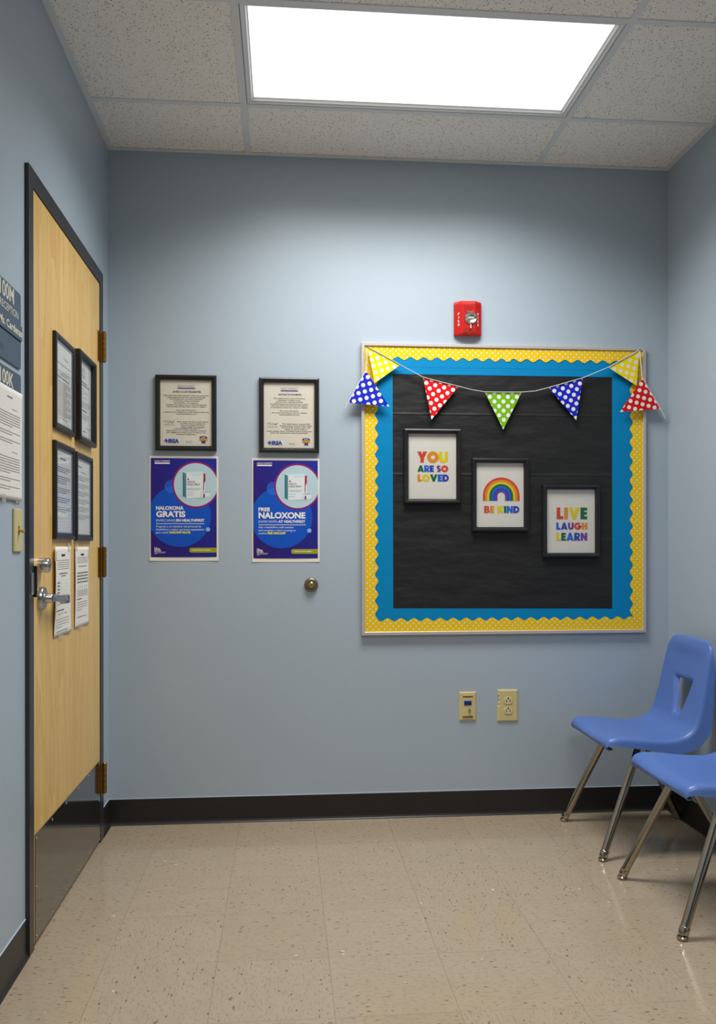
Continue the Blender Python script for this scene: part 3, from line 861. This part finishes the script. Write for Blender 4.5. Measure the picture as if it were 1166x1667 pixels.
for i, (a_, b_, c_, cn, n_) in enumerate(pen):
    ax, ay, _ = G(*a_); bx_, by_, _ = G(*b_); tx, ty, _ = G(*c_)
    mx, my = (ax+bx_)/2, (ay+by_)/2; ang = math.atan2(by_-ay, bx_-ax)
    ca, sa = math.cos(ang), math.sin(ang)
    loc2 = lambda x, y: ((x-mx)*ca+(y-my)*sa, -(x-mx)*sa+(y-my)*ca)
    tri = [loc2(tx, ty), loc2(bx_, by_), loc2(ax, ay)]
    mb = MB(); mb.prism(tri, -.0003, .0003)
    mt = _mats.get('pn_'+cn) or dots_mat('pennant_'+cn, cols_[cn][0], cols_[cn][1], .0385, .0086)
    _mats['pn_'+cn] = mt
    o = mb.build('pennant', mt, gar, (mx, my, n_), (0, 0, ang))
    o['label'] = cn+' pennant with white dots'
def lerp(p, q, t): return tuple(p[i]+(q[i]-p[i])*t for i in range(3))
def ribbon(pts, r=.0030):
    MB().tube(pts, r, 8, flat=.5).build('ribbon', RIB, gar)
pinL, pinR = G(1.0590, 1.9620, .0335), G(2.2230, 1.9715, .0335)
ribbon([G(.9654, 1.7061, .040), G(.9756, 1.7265, .040), G(1.014, 1.796, .0365), G(1.050, 1.860, .0365), G(1.056, 1.90, .035), G(1.0565, 1.945, .034), pinL])
main = [pinL, G(1.128, 1.927, .0340), G(1.198, 1.8885, .0330), G(1.2912, 1.8407, .0318), G(1.366, 1.8225, .0318), G(1.4415, 1.8046, .0318), G(1.500, 1.7915, .030), G(1.5537, 1.783, .0318), G(1.632, 1.7832, .0318), G(1.7112, 1.7845, .0318), G(1.770, 1.790, .030), G(1.8276, 1.8055, .0318), G(1.902, 1.8275, .0318), G(1.9765, 1.8489, .0318), G(2.0863, 1.8950, .0335), G(2.155, 1.934, .0342), pinR]
ribbon(main, .0030)
ribbon([pinR, G(2.2255, 1.945, .034), G(2.2290, 1.90, .035), G(2.2320, 1.855, .0365), G(2.273, 1.786, .0365), G(2.3126, 1.7206, .040), G(2.3343, 1.6789, .040)])
for p in (pinL, pinR):
    MB().lathe([(.0008, .0197), (.0008, p[2]+.003), (.0032, p[2]+.003), (.0030, p[2]+.0046), (.0008, p[2]+.005)], 12, c=(p[0], p[1], 0)).build('pin', BRASS, gar)

# ------------------------------------------------------------------ fire alarm
fa = thing('fire_alarm', 'red wall fire alarm strobe above the bulletin board', 'fire alarm', (1.4275, 0, 2.0225), BACK)
RED = M('red_alarm_plastic', (178, 20, 14), .38, spec=.35)
w_, h_ = .1150, .138
# body: flat sides sloping up to a raised centre, chamfered top
def bodyring(z_in, ins, y0, y1):
    pass
prof = [(0, 0), (0, .014), (.030, .034), (.085, .034), (.115, .014), (.115, 0)]
mb = MB(); n = len(prof)
ringsY = [(0.0, 0.0, .90), (.004, 0.0, 1.0), (.128, 0.0, 1.0), (.138, 0, .80)]
vs = []
for (yy, _, s_) in ringsY:
    for x, z in prof: vs.append((x, yy+(.004*(z/.034) if yy > .13 else 0)-(.003*(z/.034) if yy == 0 else 0), z*s_))
fs = []
for r in range(len(ringsY)-1):
    for i in range(n): fs.append((r*n+i, r*n+(i+1) % n, (r+1)*n+(i+1) % n, (r+1)*n+i))
fs += [tuple(range(n)), tuple(range((len(ringsY)-1)*n, len(ringsY)*n))]
mb.add(vs, fs); mb.build('housing', RED, fa)
for i in range(6):
    y = .094+i*.0050
    MB().box(.038, .077, y, y+.0022, .0338, .0352, .0004).build('grille_rib', RED, fa)
for i in range(3):
    y = .017+i*.0055
    MB().box(.034, .081, y, y+.0025, .0338, .0350, .0004).build('grille_rib', RED, fa)
mb = MB().box(.034, .056, .0055, .0105, .0328, .0344); mb.box(.066, .084, .0055, .0105, .0328, .0344)
mb.build('sound_slot', DARK, fa)
MB().lathe([(.0035, .033), (.0035, .0350), (.001, .0352)], 14, c=(.0612, .0125, 0)).build('mounting_screw', DARK, fa)
# strobe: reflector bowl, flash tube and clear cover
sx, sy = .0655, .068
MB().lathe([(.024, .0342), (.025, .0385), (.022, .0410), (.014, .0365), (.006, .0350)], 36, c=(sx, sy, 0)).build('reflector', M('strobe_reflector', (225, 225, 222), .12, metal=1), fa)
MB().tube([(sx-.011, sy, .0415), (sx, sy, .0435), (sx+.011, sy, .0415)], .0028, 12).build('flash_tube', M('flash_tube_glass', (228, 222, 205), .1, spec=.8), fa)
bm = bmesh.new(); bmesh.ops.create_cube(bm, size=1)
for v in bm.verts:
    s_ = 1.0 if v.co.z < 0 else .80
    v.co = Vector((sx+v.co.x*.056*s_, sy+.002+v.co.y*.058*s_, .0342+.0125+v.co.z*.025))
bmesh.ops.bevel(bm, geom=bm.edges[:], offset=.006, segments=4, profile=.5, affect='EDGES')
mb = MB(); mb.bm(bm, smooth=True); mb.build('clear_cover', GLASS, fa)
MB().box(sx-.0035, sx+.0015, .024, .040, .0345, .042, .001).build('lens_tab', M('clear_tab', (205, 200, 190), .15, spec=.7), fa)
for side, x in ((0, .0165), (1, .0985)):
    a = Art(1.0, 0, 0, 0)
    for i, ch in enumerate('FIRE'):
        a.text(ch, 0, -(.0820-i*.0150), .0090, 'ded6c8', width=.0026 if ch == 'I' else .0072, align='C', bold=.03)
    ang = math.atan2(.020, .030)*(-1 if side == 0 else 1)
    zc = .014+(.0165/.030*.020)
    o = a.build('lettering', fa, True); o.location = (x, 0, zc+.0006); o.rotation_euler = (0, ang, 0)

# ------------------------------------------------------------------ door bumper on the wall
bp = thing('door_bumper', 'round brass door bumper on the blue wall', 'door stop', (.8255, 0, .977), BACK)
MB().lathe([(.0290, 0), (.0290, .004), (.0275, .009), (.0240, .0125), (.0200, .0140), (.0150, .0125)], 44).build('flange', M('dark_bronze', (128, 118, 106), .36, metal=.85), bp)
MB().lathe([(.0150, .010), (.0150, .014), (.0135, .0190), (.009, .0230), (.004, .0243), (.0005, .0245)], 40).build('dome', M('antique_brass', (176, 162, 96), .24, metal=1), bp)

# ------------------------------------------------------------------ wall plates
def plate(name, label, x0, z0, w, h, notch=False):
    t = thing(name, label, 'wall plate' if name != 'power_outlet' else 'outlet', (x0, 0, z0), BACK)
    bm = bmesh.new()
    if notch:
        pts = [(0, 0), (w, 0), (w, h), (0, h), (.002, h*.92), (.0005, h*.86), (.006, h*.80), (.004, h*.72), (.007, h*.66), (.003, h*.58), (.006, h*.52), (0, h*.46)]
    else: pts = [(0, 0), (w, 0), (w, h), (0, h)]
    f = bm.faces.new([bm.verts.new((x, y, 0)) for x, y in pts])
    r = bmesh.ops.extrude_face_region(bm, geom=[f])
    top = [v for v in r['geom'] if isinstance(v, bmesh.types.BMVert)]
    for v in top:
        v.co.z = .0030
    r2 = bmesh.ops.extrude_face_region(bm, geom=[g for g in bm.faces if all(v.co.z > .002 for v in g.verts)])
    tv = [v for v in r2['geom'] if isinstance(v, bmesh.types.BMVert)]
    for v in tv:
        cx, cy = w/2, h/2
        v.co.x = cx+(v.co.x-cx)*(1-.0105/w); v.co.y = cy+(v.co.y-cy)*(1-.0105/h); v.co.z = .0062
    mb = MB(); mb.bm(bm); mb.build('cover_plate', IVORY, t)
    return t
out = plate('power_outlet', 'ivory duplex power outlet with a chipped cover plate', 1.6125, .3945, .0885, .1345, notch=True)
IV2 = M('ivory_receptacle', (214, 202, 156), .35, spec=.5)
for cy in (.089, .047):
    cxo = .0455
    pts = clip(circle(0, 0, .0175, 40), -.02, .02, -.0145, .0145)
    rc = MB().prism([(cxo+x, cy+y) for x, y in pts], .0055, .0090).build('receptacle', IV2, out)
    MB().box(cxo-.0092, cxo-.0058, cy-.0080, cy+.0030, .0082, .0092).build('slot', DARK, rc)
    MB().box(cxo+.0058, cxo+.0092, cy-.0070, cy+.0030, .0082, .0092).build('slot', DARK, rc)
    MB().lathe([(.0036, .0082), (.0036, .0092)], 14, c=(cxo, cy+.0085, 0)).build('slot', DARK, rc)
MB().lathe([(.0032, .006), (.003, .0072), (.0008, .0074)], 14, c=(.0455, .068, 0)).build('screw', IV2, out)
jk = plate('data_jack_plate', 'ivory data and coax wall plate with two blue jacks', 1.4485, .4005, .0725, .1215)
MB().box(.0135, .0590, .0105, .1090, .0058, .0082, .0008).build('insert', IVORY, jk)
for y in (.1015, .0165):
    MB().box(.0145, .0580, y-.003, y+.003, .0078, .0085).build('screw_slot', M('slot_shadow', (84, 70, 40), .6), jk)
    MB().lathe([(.0035, .008), (.0033, .0092), (.001, .0094)], 12, c=(.0362, y, 0)).build('screw', BRASS, jk)
bj = MB().box(.0200, .0515, .0660, .0840, .0080, .0106, .0006).build('jack_module', M('blue_jack', (12, 36, 170), .4), jk)
for x in (.0235, .0385): MB().box(x, x+.0105, .0685, .0775, .0104, .0110).build('port', DARK, bj)
MB().lathe([(.0062, .008), (.0062, .0105), (.0046, .0106), (.0046, .0190), (.0030, .0192)], 20, c=(.0430, .0450, 0)).build('coax_connector', STEEL, jk)

sw = thing('light_switch', 'ivory toggle light switch beside the door frame', 'light switch', (0, -1.246, 1.121), LEFT)
bm = bmesh.new(); mb = MB(); mb.box(0, .070, 0, .1145, .0003, .0065, .003); mb.build('cover_plate', IVORY, sw)
MB().box(.0295, .0405, .045, .069, .0062, .0068).build('toggle_slot', M('slot_dark', (90, 78, 48), .6), sw)
MB().tube([(.035, .057, .004), (.035, .0560, .012), (.035, .0535, .0215)], [.0045, .0042, .0036], 12).build('toggle', M('toggle_ivory', (176, 140, 56), .35), sw)
for y in (.027, .0875): MB().lathe([(.003, .006), (.0028, .0070), (.001, .0072)], 12, c=(.035, y, 0)).build('screw', IV2, sw)

# ------------------------------------------------------------------ room signs on the left wall
NAVY = M('navy_sign_plastic', (62, 84, 104), .42, spec=.45, var=.03)
SIGNTXT = 'd9d2bf'
def rr(w, h, r, n=6):
    p = []
    for cx, cy, a in ((w-r, r, -PI/2), (w-r, h-r, 0), (r, h-r, PI/2), (r, r, PI)):
        p += circle(cx, cy, r, n, a, a+PI/2)
    return p
SY = -1.3880
s1 = thing('room_sign', 'navy room sign reading 100M RECEPTION with a name strip', 'sign', (0, SY, 1.612), LEFT, group='room signs beside the door')
sw_, sh_ = .2030, .2030
MB().prism(rr(sw_, sh_, .008), .0003, .0045).build('backplate', NAVY, s1)
mb = MB().prism(rr(sw_, .040, .004), 0, .0028).build('name_strip', NAVY, s1, (.0025, .0760, .0046))
MB().box(.001, sw_-.001, .0735, .0752, .0044, .0050).build('strip_gap', DARK, s1)
a = Art(1.0, 0, 0, .0046)
a.text('100M', .0290, -.1600, .0385, SIGNTXT, width=.1135, bold=.02)
a.text('RECEPTION', .0285, -.1300, .0185, SIGNTXT, width=.1510, bold=.004)
a.build('lettering', s1, True)
a = Art(1.0, 0, 0, .0046)
a.text('TOR', .0330, -.0240, .0090, '39505f', width=.024)
a.poly([(.030, -.021), (.059, -.021), (.059, -.0218), (.030, -.0218)], '39505f', 1)
a.poly([(.030, -.0358), (.059, -.0358), (.059, -.0366), (.030, -.0366)], '39505f', 1)
a.build('raised_mark', s1, True)
a = Art(1.0, 0, 0, .0029)
a.text('Ms. Cardenas', .0130, -.0110, .0190, SIGNTXT, width=.1880, bold=.03)
a.build('lettering', mb, True)
s2 = thing('room_sign', 'navy room sign reading 100K, half covered by a sheet of paper', 'sign', (0, SY, 1.393), LEFT, group='room signs beside the door')
MB().prism(rr(sw_, sh_, .008), .0003, .0045).build('backplate', NAVY, s2)
a = Art(1.0, 0, 0, .0046)
a.text('100K', .0290, -.1580, .0345, SIGNTXT, width=.1085, bold=.02)
a.build('lettering', s2, True)

def sheet_mesh(w, h, n0, wob, seed, nx=14, ny=22, cut=None):
    r = random.Random(seed); ph = [r.uniform(0, 6) for _ in range(4)]
    vs = []
    def dep(u, v):
        return n0+wob*(.5+.5*math.sin(3.2*v+ph[0])*math.cos(2.4*u+ph[1]))*(.35+.65*abs(2*u-1))
    for j in range(ny+1):
        for i in range(nx+1):
            u, v = i/nx, j/ny
            vs.append((u*w, v*h, dep(u, v)))
    fs = [(j*(nx+1)+i, j*(nx+1)+i+1, (j+1)*(nx+1)+i+1, (j+1)*(nx+1)+i) for j in range(ny) for i in range(nx)]
    return vs, fs, dep
def drape(o, w, h, dep):
    for v in o.data.vertices:
        v.co.z += dep(v.co.x/w, v.co.y/h)
def paper_sheet(name, label, cat, loc, w, h, wob, seed, paint, group=None, tape=()):
    t = thing(name, label, cat, loc, LEFT, group)
    vs, fs, dep = sheet_mesh(w, h, .0008, wob, seed)
    mb = MB(); mb.add(vs, fs, 0, True); sh = mb.build('sheet', PAPER, t)
    md = sh.modifiers.new('thick', 'SOLIDIFY'); md.thickness = .0003; md.offset = -1
    a = Art(1.0, 0, h, .0005); paint(a, w, h)
    o = a.build('printed_lines', sh, True); drape(o, w, h, dep)
    for (x, y, tw, th) in tape:
        MB().box(x, x+tw, y, y+th, dep(min(1, max(0, x/w)), min(1, max(0, y/h)))+.0001, dep(min(1, max(0, x/w)), min(1, max(0, y/h)))+.0003).build('tape', TAPE, t)
    return t
PRN = '8a8784'
def p_wall(a, w, h):
    a.rect(w*.42, .0235, w*.62, .0260, '2b2a2a', 1)
    a.words(w*.60, w*.80, .052, .0016, PRN, seed=1)
    y = .066
    for blk, n in ((0, 6), (1, 2), (2, 2)):
        for i in range(n):
            a.words(.018, w-.018 if i < n-1 else w*.62, y, .0019, PRN, seed=blk*10+i); y += .0066
        y += .008
    a.words(w*.60, w*.82, y+.008, .0016, PRN, seed=41); y += .024
    for blk, n in ((3, 7), (4, 2), (5, 2)):
        for i in range(n):
            a.words(.018, w-.018 if i < n-1 else w*.55, y, .0019, PRN, seed=blk*10+i); y += .0066
        y += .008
paper_sheet('paper_notice', 'long typed paper sheet taped over the 100K sign', 'paper', (.0046, -1.3985, 1.256), .2160, .2900, .003, 5, p_wall, tape=((.05, -.008, .03, .02), (.165, -.006, .02, .016)))

# ------------------------------------------------------------------ things hung on the door
DF_ = DX+.0002
def lines(a, x0, x1, y0, n, step, th, seed, ragged=.8, col=PRN):
    for i in range(n):
        a.words(x0, x1 if i % 4 < 3 else x0+(x1-x0)*ragged, y0+i*step, th, col, seed=seed+i)
def door_frame_doc(label, y0, z0, w, h, paint, depth, lip):
    t, pp = framed('framed_certificate', label, 'framed document', (DF_, y0, z0), LEFT, w, h, 'framed papers on the door', inner=.020, depth=depth, lip=lip, paper=M('certificate_paper', (214, 217, 214), .6, spec=.3))
    a = Art(1.0, 0, h, .0043); paint(a, w, h); a.build('printed_lines', pp, True)
def d1(a, w, h):
    a.words(w*.50, w*.72, .058, .006, 'b5b8b8', seed=1)
    a.words(w*.18, w*.86, .083, .0024, '8b8c8c', seed=2)
    a.words(w*.2, w*.84, .108, .0018, PRN, seed=3); a.words(w*.3, w*.7, .115, .0018, PRN, seed=4)
    a.words(w*.14, w*.8, .126, .004, '9a9c9c', seed=5)
    lines(a, w*.2, w*.88, .140, 20, .0056, .0017, 10, .6); a.words(w*.2, w*.7, h-.042, .0016, PRN, seed=9)
def d2(a, w, h):
    for i in range(36):
        a0, a1 = 2*PI*i/36, 2*PI*(i+1)/36
        for r0, r1, c in ((.0165, .0190, '5c6f84'), (.0095, .0115, '8492a0')):
            cx, cy = w*.46, .062
            a.poly([(cx+r0*math.cos(a0), cy+r0*math.sin(a0)), (cx+r1*math.cos(a0), cy+r1*math.sin(a0)), (cx+r1*math.cos(a1), cy+r1*math.sin(a1)), (cx+r0*math.cos(a1), cy+r0*math.sin(a1))], c, 2)
    for x0, y0, x1, y1 in ((.027, .027, w-.027, .0285), (.027, h-.0285, w-.027, h-.027), (.027, .027, .0285, h-.027), (w-.0285, .027, w-.027, h-.027)): a.rect(x0, y0, x1, y1, '77787a', 1)
    a.words(w*.30, w*.66, .092, .004, '5c5d60', seed=1); a.words(w*.2, w*.8, .101, .004, '5c5d60', seed=2)
    for i, (p, q) in enumerate(((.2, .5), (.3, .7), (.25, .45), (.4, .6))): a.words(w*p, w*q, .116+i*.010, .0017, PRN, seed=5+i)
    lines(a, w*.18, w*.82, .160, 4, .006, .0018, 20); a.words(w*.33, w*.66, .190, .004, '4e4f52', seed=8)
    lines(a, w*.24, w*.76, .204, 4, .0058, .0016, 30); a.words(w*.6, w*.85, .248, .0016, PRN, seed=9); a.words(w*.42, w*.58, .262, .004, '77787a', seed=10)
def d3(a, w, h):
    a.poly([(.030, .042), (.040, .032), (.044, .042)], '3e4448', 2); a.words(w*.34, w*.6, .046, .005, '70757a', seed=2)
    y = .075
    for b in range(5):
        for i in range(3 if b != 1 else 4):
            a.words(.034, w-.038 if i < 2 else w*.66, y, .002, '777d84', seed=b*10+i); y += .0066
        y += .010
def d4(a, w, h):
    a.poly([(.028, .040), (.036, .030), (.040, .040)], '3e4448', 2); a.words(.030, w*.42, .044, .004, '70757a', seed=2)
    a.words(w*.34, w*.66, .062, .002, PRN, seed=3)
    y = .078
    for b in range(6):
        for i in range(3):
            a.words(.034, w-.034 if i < 2 else w*.6, y, .0018, PRN, seed=b*10+i); y += .0062
        y += .008
LIPS = M('silver_frame_liner', (168, 176, 190), .3, metal=.5)
door_frame_doc('framed letter on the door, upper one on the lever side', -.8840, 1.4985, .2400, .2970, d1, .70, LIPS)
door_frame_doc('framed certificate with a round seal, upper one on the hinge side', -.6080, 1.4960, .2500, .3080, d2, 1.25, None)
door_frame_doc('framed letter on the door, lower one on the lever side', -.8880, 1.1580, .2400, .3030, d3, .75, LIPS)
door_frame_doc('framed letter on the door, lower one on the hinge side', -.6220, 1.1560, .2430, .3000, d4, .75, LIPS)

def pt1(a, w, h):
    a.rect(w*.42, .024, w*.64, .030, '2a2929', 1)
    lines(a, .022, w-.022, .042, 5, .0068, .0016, 3, 1.0)
    a.words(w*.24, w*.80, .083, .0032, '77736f', seed=12); a.words(w*.38, w*.66, .091, .0028, '77736f', seed=13)
    for i in range(4): a.rect(.022, .110+i*.0105, .056, .1145+i*.0105, '6b6865', 1)
    for i in range(7): a.rect(.066+i*.018, .104, .0664+i*.018, .152, 'b9b6b2', 1)
    for i in range(5): a.rect(.062, .104+i*.0118, w-.022, .1044+i*.0118, 'b9b6b2', 1)
    lines(a, .022, w-.022, .162, 3, .0085, .0016, 30); a.words(.022, w*.6, .198, .0032, '5a5754', seed=40)
    for i in range(3): a.words(.045+i*.04, .072+i*.04, .210, .002, PRN, seed=50+i)
    lines(a, .022, w-.03, .226, 4, .0085, .0015, 60, .5); a.words(.03, w*.8, .264, .0022, '77736f', seed=70)
def pt2(a, w, h):
    a.rect(w*.42, .024, w*.64, .030, '2a2929', 1)
    lines(a, .022, w-.022, .036, 4, .0058, .0014, 4, 1.0)
    a.words(w*.24, w*.80, .066, .0026, '77736f', seed=12)
    for i in range(4):
        a.words(.022, w-.02, .088+i*.0105, .004, '6b6865', 1, seed=14+i)
    for i in range(5): a.rect(.05+i*.028, .134, .052+i*.028, .146, '77736f', 1)
    for i in range(4): a.words(.022, w-.02, .150+i*.006, .0016, PRN, seed=33+i)
    a.words(.022, w*.5, .178, .0030, '5a5754', seed=40)
    lines(a, .022, w-.03, .190, 4, .0085, .0015, 60, .5); a.words(.03, w*.8, .240, .0022, '77736f', seed=70)
paper_sheet('paper_notice', 'taped paper schedule on the door behind the lever', 'paper', (DF_, -.8850, .8550), .2060, .2800, .010, 2, pt1, tape=((-.012, .235, .03, .03), (.165, .262, .03, .03), (.06, -.012, .05, .02)))
paper_sheet('paper_notice', 'taped paper schedule on the door nearest the hinges', 'paper', (DF_, -.6180, .8580), .2060, .2770, .006, 9, pt2, tape=((.0, .262, .03, .03), (.19, .235, .03, .03), (.06, -.012, .05, .02)))

# ------------------------------------------------------------------ chairs
BLUEPL = None
def chair_plastic():
    t = NT('blue_chair_plastic').set(.36, spec=.5)
    v = t.coord()
    c = t.mix(t.noise(v, 3.5, 3), lin((78, 110, 178)), lin((88, 121, 188)))
    t.l(c, t.b.inputs['Base Color']); t.bump(t.noise(v, 260, 2), .06, .002)
    return t.m
BLUEPL = chair_plastic()

def catmull(pts, n):
    P = [Vector(p) for p in pts]; P = [2*P[0]-P[1]]+P+[2*P[-1]-P[-2]]
    out = []; seg = len(P)-3
    for q in range(n+1):
        t = q/n*seg; i = min(int(t), seg-1); f = t-i
        a, b, c, d = P[i:i+4]
        out.append(.5*((2*b)+(c-a)*f+(2*a-5*b+4*c-d)*f*f+(3*b-a-3*c+d)*f**3))
    return out

def smooth(e0, e1, x):
    t = min(1, max(0, (x-e0)/(e1-e0))); return t*t*(3-2*t)

def shell_mesh():
    # local frame: +x = towards the back of the chair, y = across, z = up, origin on floor under the front feet
    key = [  # x, z, half width, flange depth
        (.058, .386, .172, .000), (.038, .389, .188, .002), (.025, .400, .199, .008), (.0225, .415, .206, .015), (.034, .430, .2115, .020), (.065, .4365, .216, .024),
        (.120, .433, .214, .027), (.185, .427, .211, .031), (.240, .424, .208, .038), (.285, .427, .206, .047), (.324, .441, .205, .054), (.351, .466, .204, .054),
        (.367, .502, .202, .048), (.380, .550, .199, .039), (.392, .610, .195, .031), (.404, .670, .191, .025), (.415, .722, .186, .019), (.423, .752, .178, .014), (.429, .768, .161, .010), (.436, .776, .137, .006), (.446, .777, .118, .002)]
    NS, NTT = 150, 96
    prof = catmull([(a, 0, b) for a, b, _, _ in key], NS)
    wd = catmull([(c, d, 0) for _, _, c, d in key], NS)
    vs = []
    # hole (in developed coordinates across y / up the back z): rounded inverted triangle
    tri = [(-.069, .616), (.069, .616), (.022, .496), (-.022, .496)]
    def sdf(y, z):
        # signed distance to the convex polygon (negative inside)
        d = -1e9
        pts = [tri[3], tri[2], tri[1], tri[0]]
        for i in range(4):
            a, b = pts[i], pts[(i+1) % 4]
            ex, ey = b[0]-a[0], b[1]-a[1]; L = math.hypot(ex, ey)
            nx, ny = ey/L, -ex/L
            d = max(d, (y-a[0])*nx+(z-a[1])*ny)
        return d
    for i in range(NS+1):
        p = prof[i]; T = (prof[min(i+1, NS)]-prof[max(i-1, 0)]).normalized()
        N = Vector((-T.z, 0, T.x))          # up on the seat, forward on the back
        hw, fl = wd[i].x, max(0, wd[i].y)
        back = smooth(.30, .42, p.x+p.z-.40)
        for j in range(NTT+1):
            t = 2*j/NTT-1
            # spread samples towards the edges
            s = t
            rollw = .030
            a = abs(s)*(hw+fl*.9)           # arc length from the centre line
            flat = hw-rollw*.6
            if a <= flat: y, dz = a, 0
            else:
                q = a-flat; R = .016; ang = min(q/R, PI*.44)
                y = flat+R*math.sin(ang); dz = -R*(1-math.cos(ang))
                rest = q-ang*R
                if rest > 0: y += rest*math.cos(PI*.44); dz -= rest*math.sin(PI*.44)
            f = fl/.03
            dz = dz*min(1, f*1.2)
            cup = .010*(1-(min(1, a/flat))**2)
            y = math.copysign(y, s)
            dz -= cup*smooth(.395, .43, p.z)*(1-smooth(.70, .76, p.z))
            if p.z > .46 and p.z < .66:
                d = sdf(y, p.z)
                dz -= .014*(1-smooth(-.002, .016, d)) if d < .02 else 0
            fd = -N if p.x > .12 or p.z > .46 else (Vector((0, 0, -1))*(1-smooth(.06, .12, p.x))-N*smooth(.06, .12, p.x)).normalized()
            q = p-fd*dz
            vs.append((q.x, y, q.z))
    n1 = NTT+1
    fs = [(i*n1+j, i*n1+j+1, (i+1)*n1+j+1, (i+1)*n1+j) for i in range(NS) for j in range(NTT)]
    mb = MB(); mb.add(vs, fs, 0, True); me = mb.mesh('chair_shell')
    o = bpy.data.objects.new('tmp_shell', me); COL.objects.link(o)
    md = o.modifiers.new('s', 'SOLIDIFY'); md.thickness = .0045; md.offset = 0
    # cutter: prism through the back
    cut = MB(); c = []
    rnd = .007
    pts = tri
    cen = (0, .56)
    # rounded outline of the hole
    for i in range(4):
        a, b, d = pts[i-1], pts[i], pts[(i+1) % 4]
        va = Vector((a[0]-b[0], a[1]-b[1])).normalized(); vb = Vector((d[0]-b[0], d[1]-b[1])).normalized()
        for q in range(7):
            f = q/6
            pa = Vector(b)+va*rnd*1.6*(1-f)**2+vb*rnd*1.6*f**2
            c.append((pa.x, pa.y))
    n = len(c)
    cv = [(.30, y, z) for y, z in c]+[(.52, y, z) for y, z in c]
    cut.add(cv, [tuple(range(n)), tuple(range(2*n-1, n-1, -1))]+[(i, (i+1) % n, n+(i+1) % n, n+i) for i in range(n)])
    oc = bpy.data.objects.new('tmp_cut', cut.mesh('cut')); COL.objects.link(oc)
    bo = o.modifiers.new('b', 'BOOLEAN'); bo.operation = 'DIFFERENCE'; bo.object = oc; bo.solver = 'EXACT'
    dg = bpy.context.evaluated_depsgraph_get(); dg.update()
    res = bpy.data.meshes.new_from_object(o.evaluated_get(dg))
    bpy.data.objects.remove(o); bpy.data.objects.remove(oc)
    bm = bmesh.new(); bm.from_mesh(res)
    for f in bm.faces: f.smooth = True
    for e in bm.edges:
        if len(e.link_faces) == 2 and e.calc_face_angle(0) > math.radians(55): e.smooth = False
    bm.to_mesh(res); bm.free(); res.name = 'chair_shell'
    return res

def make_chair():
    t = thing('school_chair', '', 'chair', group='blue school chairs along the wall')
    link('shell', shell_mesh(), BLUEPL, t)
    tr = .0138
    for kx, foot, top in ((0, (0.0, .2275), (.165, .150)), (1, (.478, .2275), (.270, .150))):
        for s in (-1, 1):
            zt = .395
            f = Vector((foot[0], s*foot[1], .015)); tp = Vector((top[0], s*top[1], zt))
            d = (tp-f).normalized()
            path = [f+d*0, f+d*.05, f.lerp(tp, .5), tp-d*.05]
            # bend under the seat
            inn = Vector((top[0]+(.01 if kx == 0 else -.01), s*(top[1]-.055), zt+.004))
            for q in range(1, 7):
                u = q/6; a = tp-d*.05
                path.append(a*(1-u)**2+tp*2*u*(1-u)+inn*u*u)
            lg = MB().tube(path, tr, 18).build('leg', CHROME, t)
            if True:
                c0 = f-d*.002
                MB().lathe([(.0140, -.001), (.0150, .001), (.0150, .020), (.0140, .022)], 20).build('leg_collar', CHROME, lg, f, d.to_track_quat('Z', 'Y').to_euler())
                MB().lathe([(.0065, .020), (.0065, .0130), (.013, .0120), (.0158, .008), (.0150, .003), (.011, .0)], 22).build('glide', M('nickel_glide', (168, 160, 146), .2, metal=1), lg, (f.x-d.x*.006, f.y-d.y*.006, 0))
        MB().tube([(top[0]+(.01 if kx == 0 else -.01), -(top[1]-.050), .399), (top[0]+(.01 if kx == 0 else -.01), top[1]-.050, .399)], tr, 16).build('cross_bar', CHROME, t)
    # moulded sockets under the seat
    for s in (-1, 1):
        MB().box(.14, .30, s*.105-.022, s*.105+.022, .398, .412, .005).build('mounting_block', BLUEPL, t)
    return t
def copy_tree(o, parent=None):
    c = o.copy(); COL.objects.link(c); c.parent = parent
    for ch in list(o.children): copy_tree(ch, c)
    return c
ch1 = make_chair()
ch1.location = (1.8640, -.3370, 0); ch1.rotation_euler = (0, 0, math.radians(-1.2))
ch1['label'] = 'blue plastic chair with chrome legs in the corner by the bulletin board wall'
ch2 = copy_tree(ch1)
ch2.location = (1.8605, -.9635, 0); ch2.rotation_euler = (0, 0, math.radians(-.6))
ch2['label'] = 'blue plastic chair cut by the picture edge, farther from the bulletin board wall'
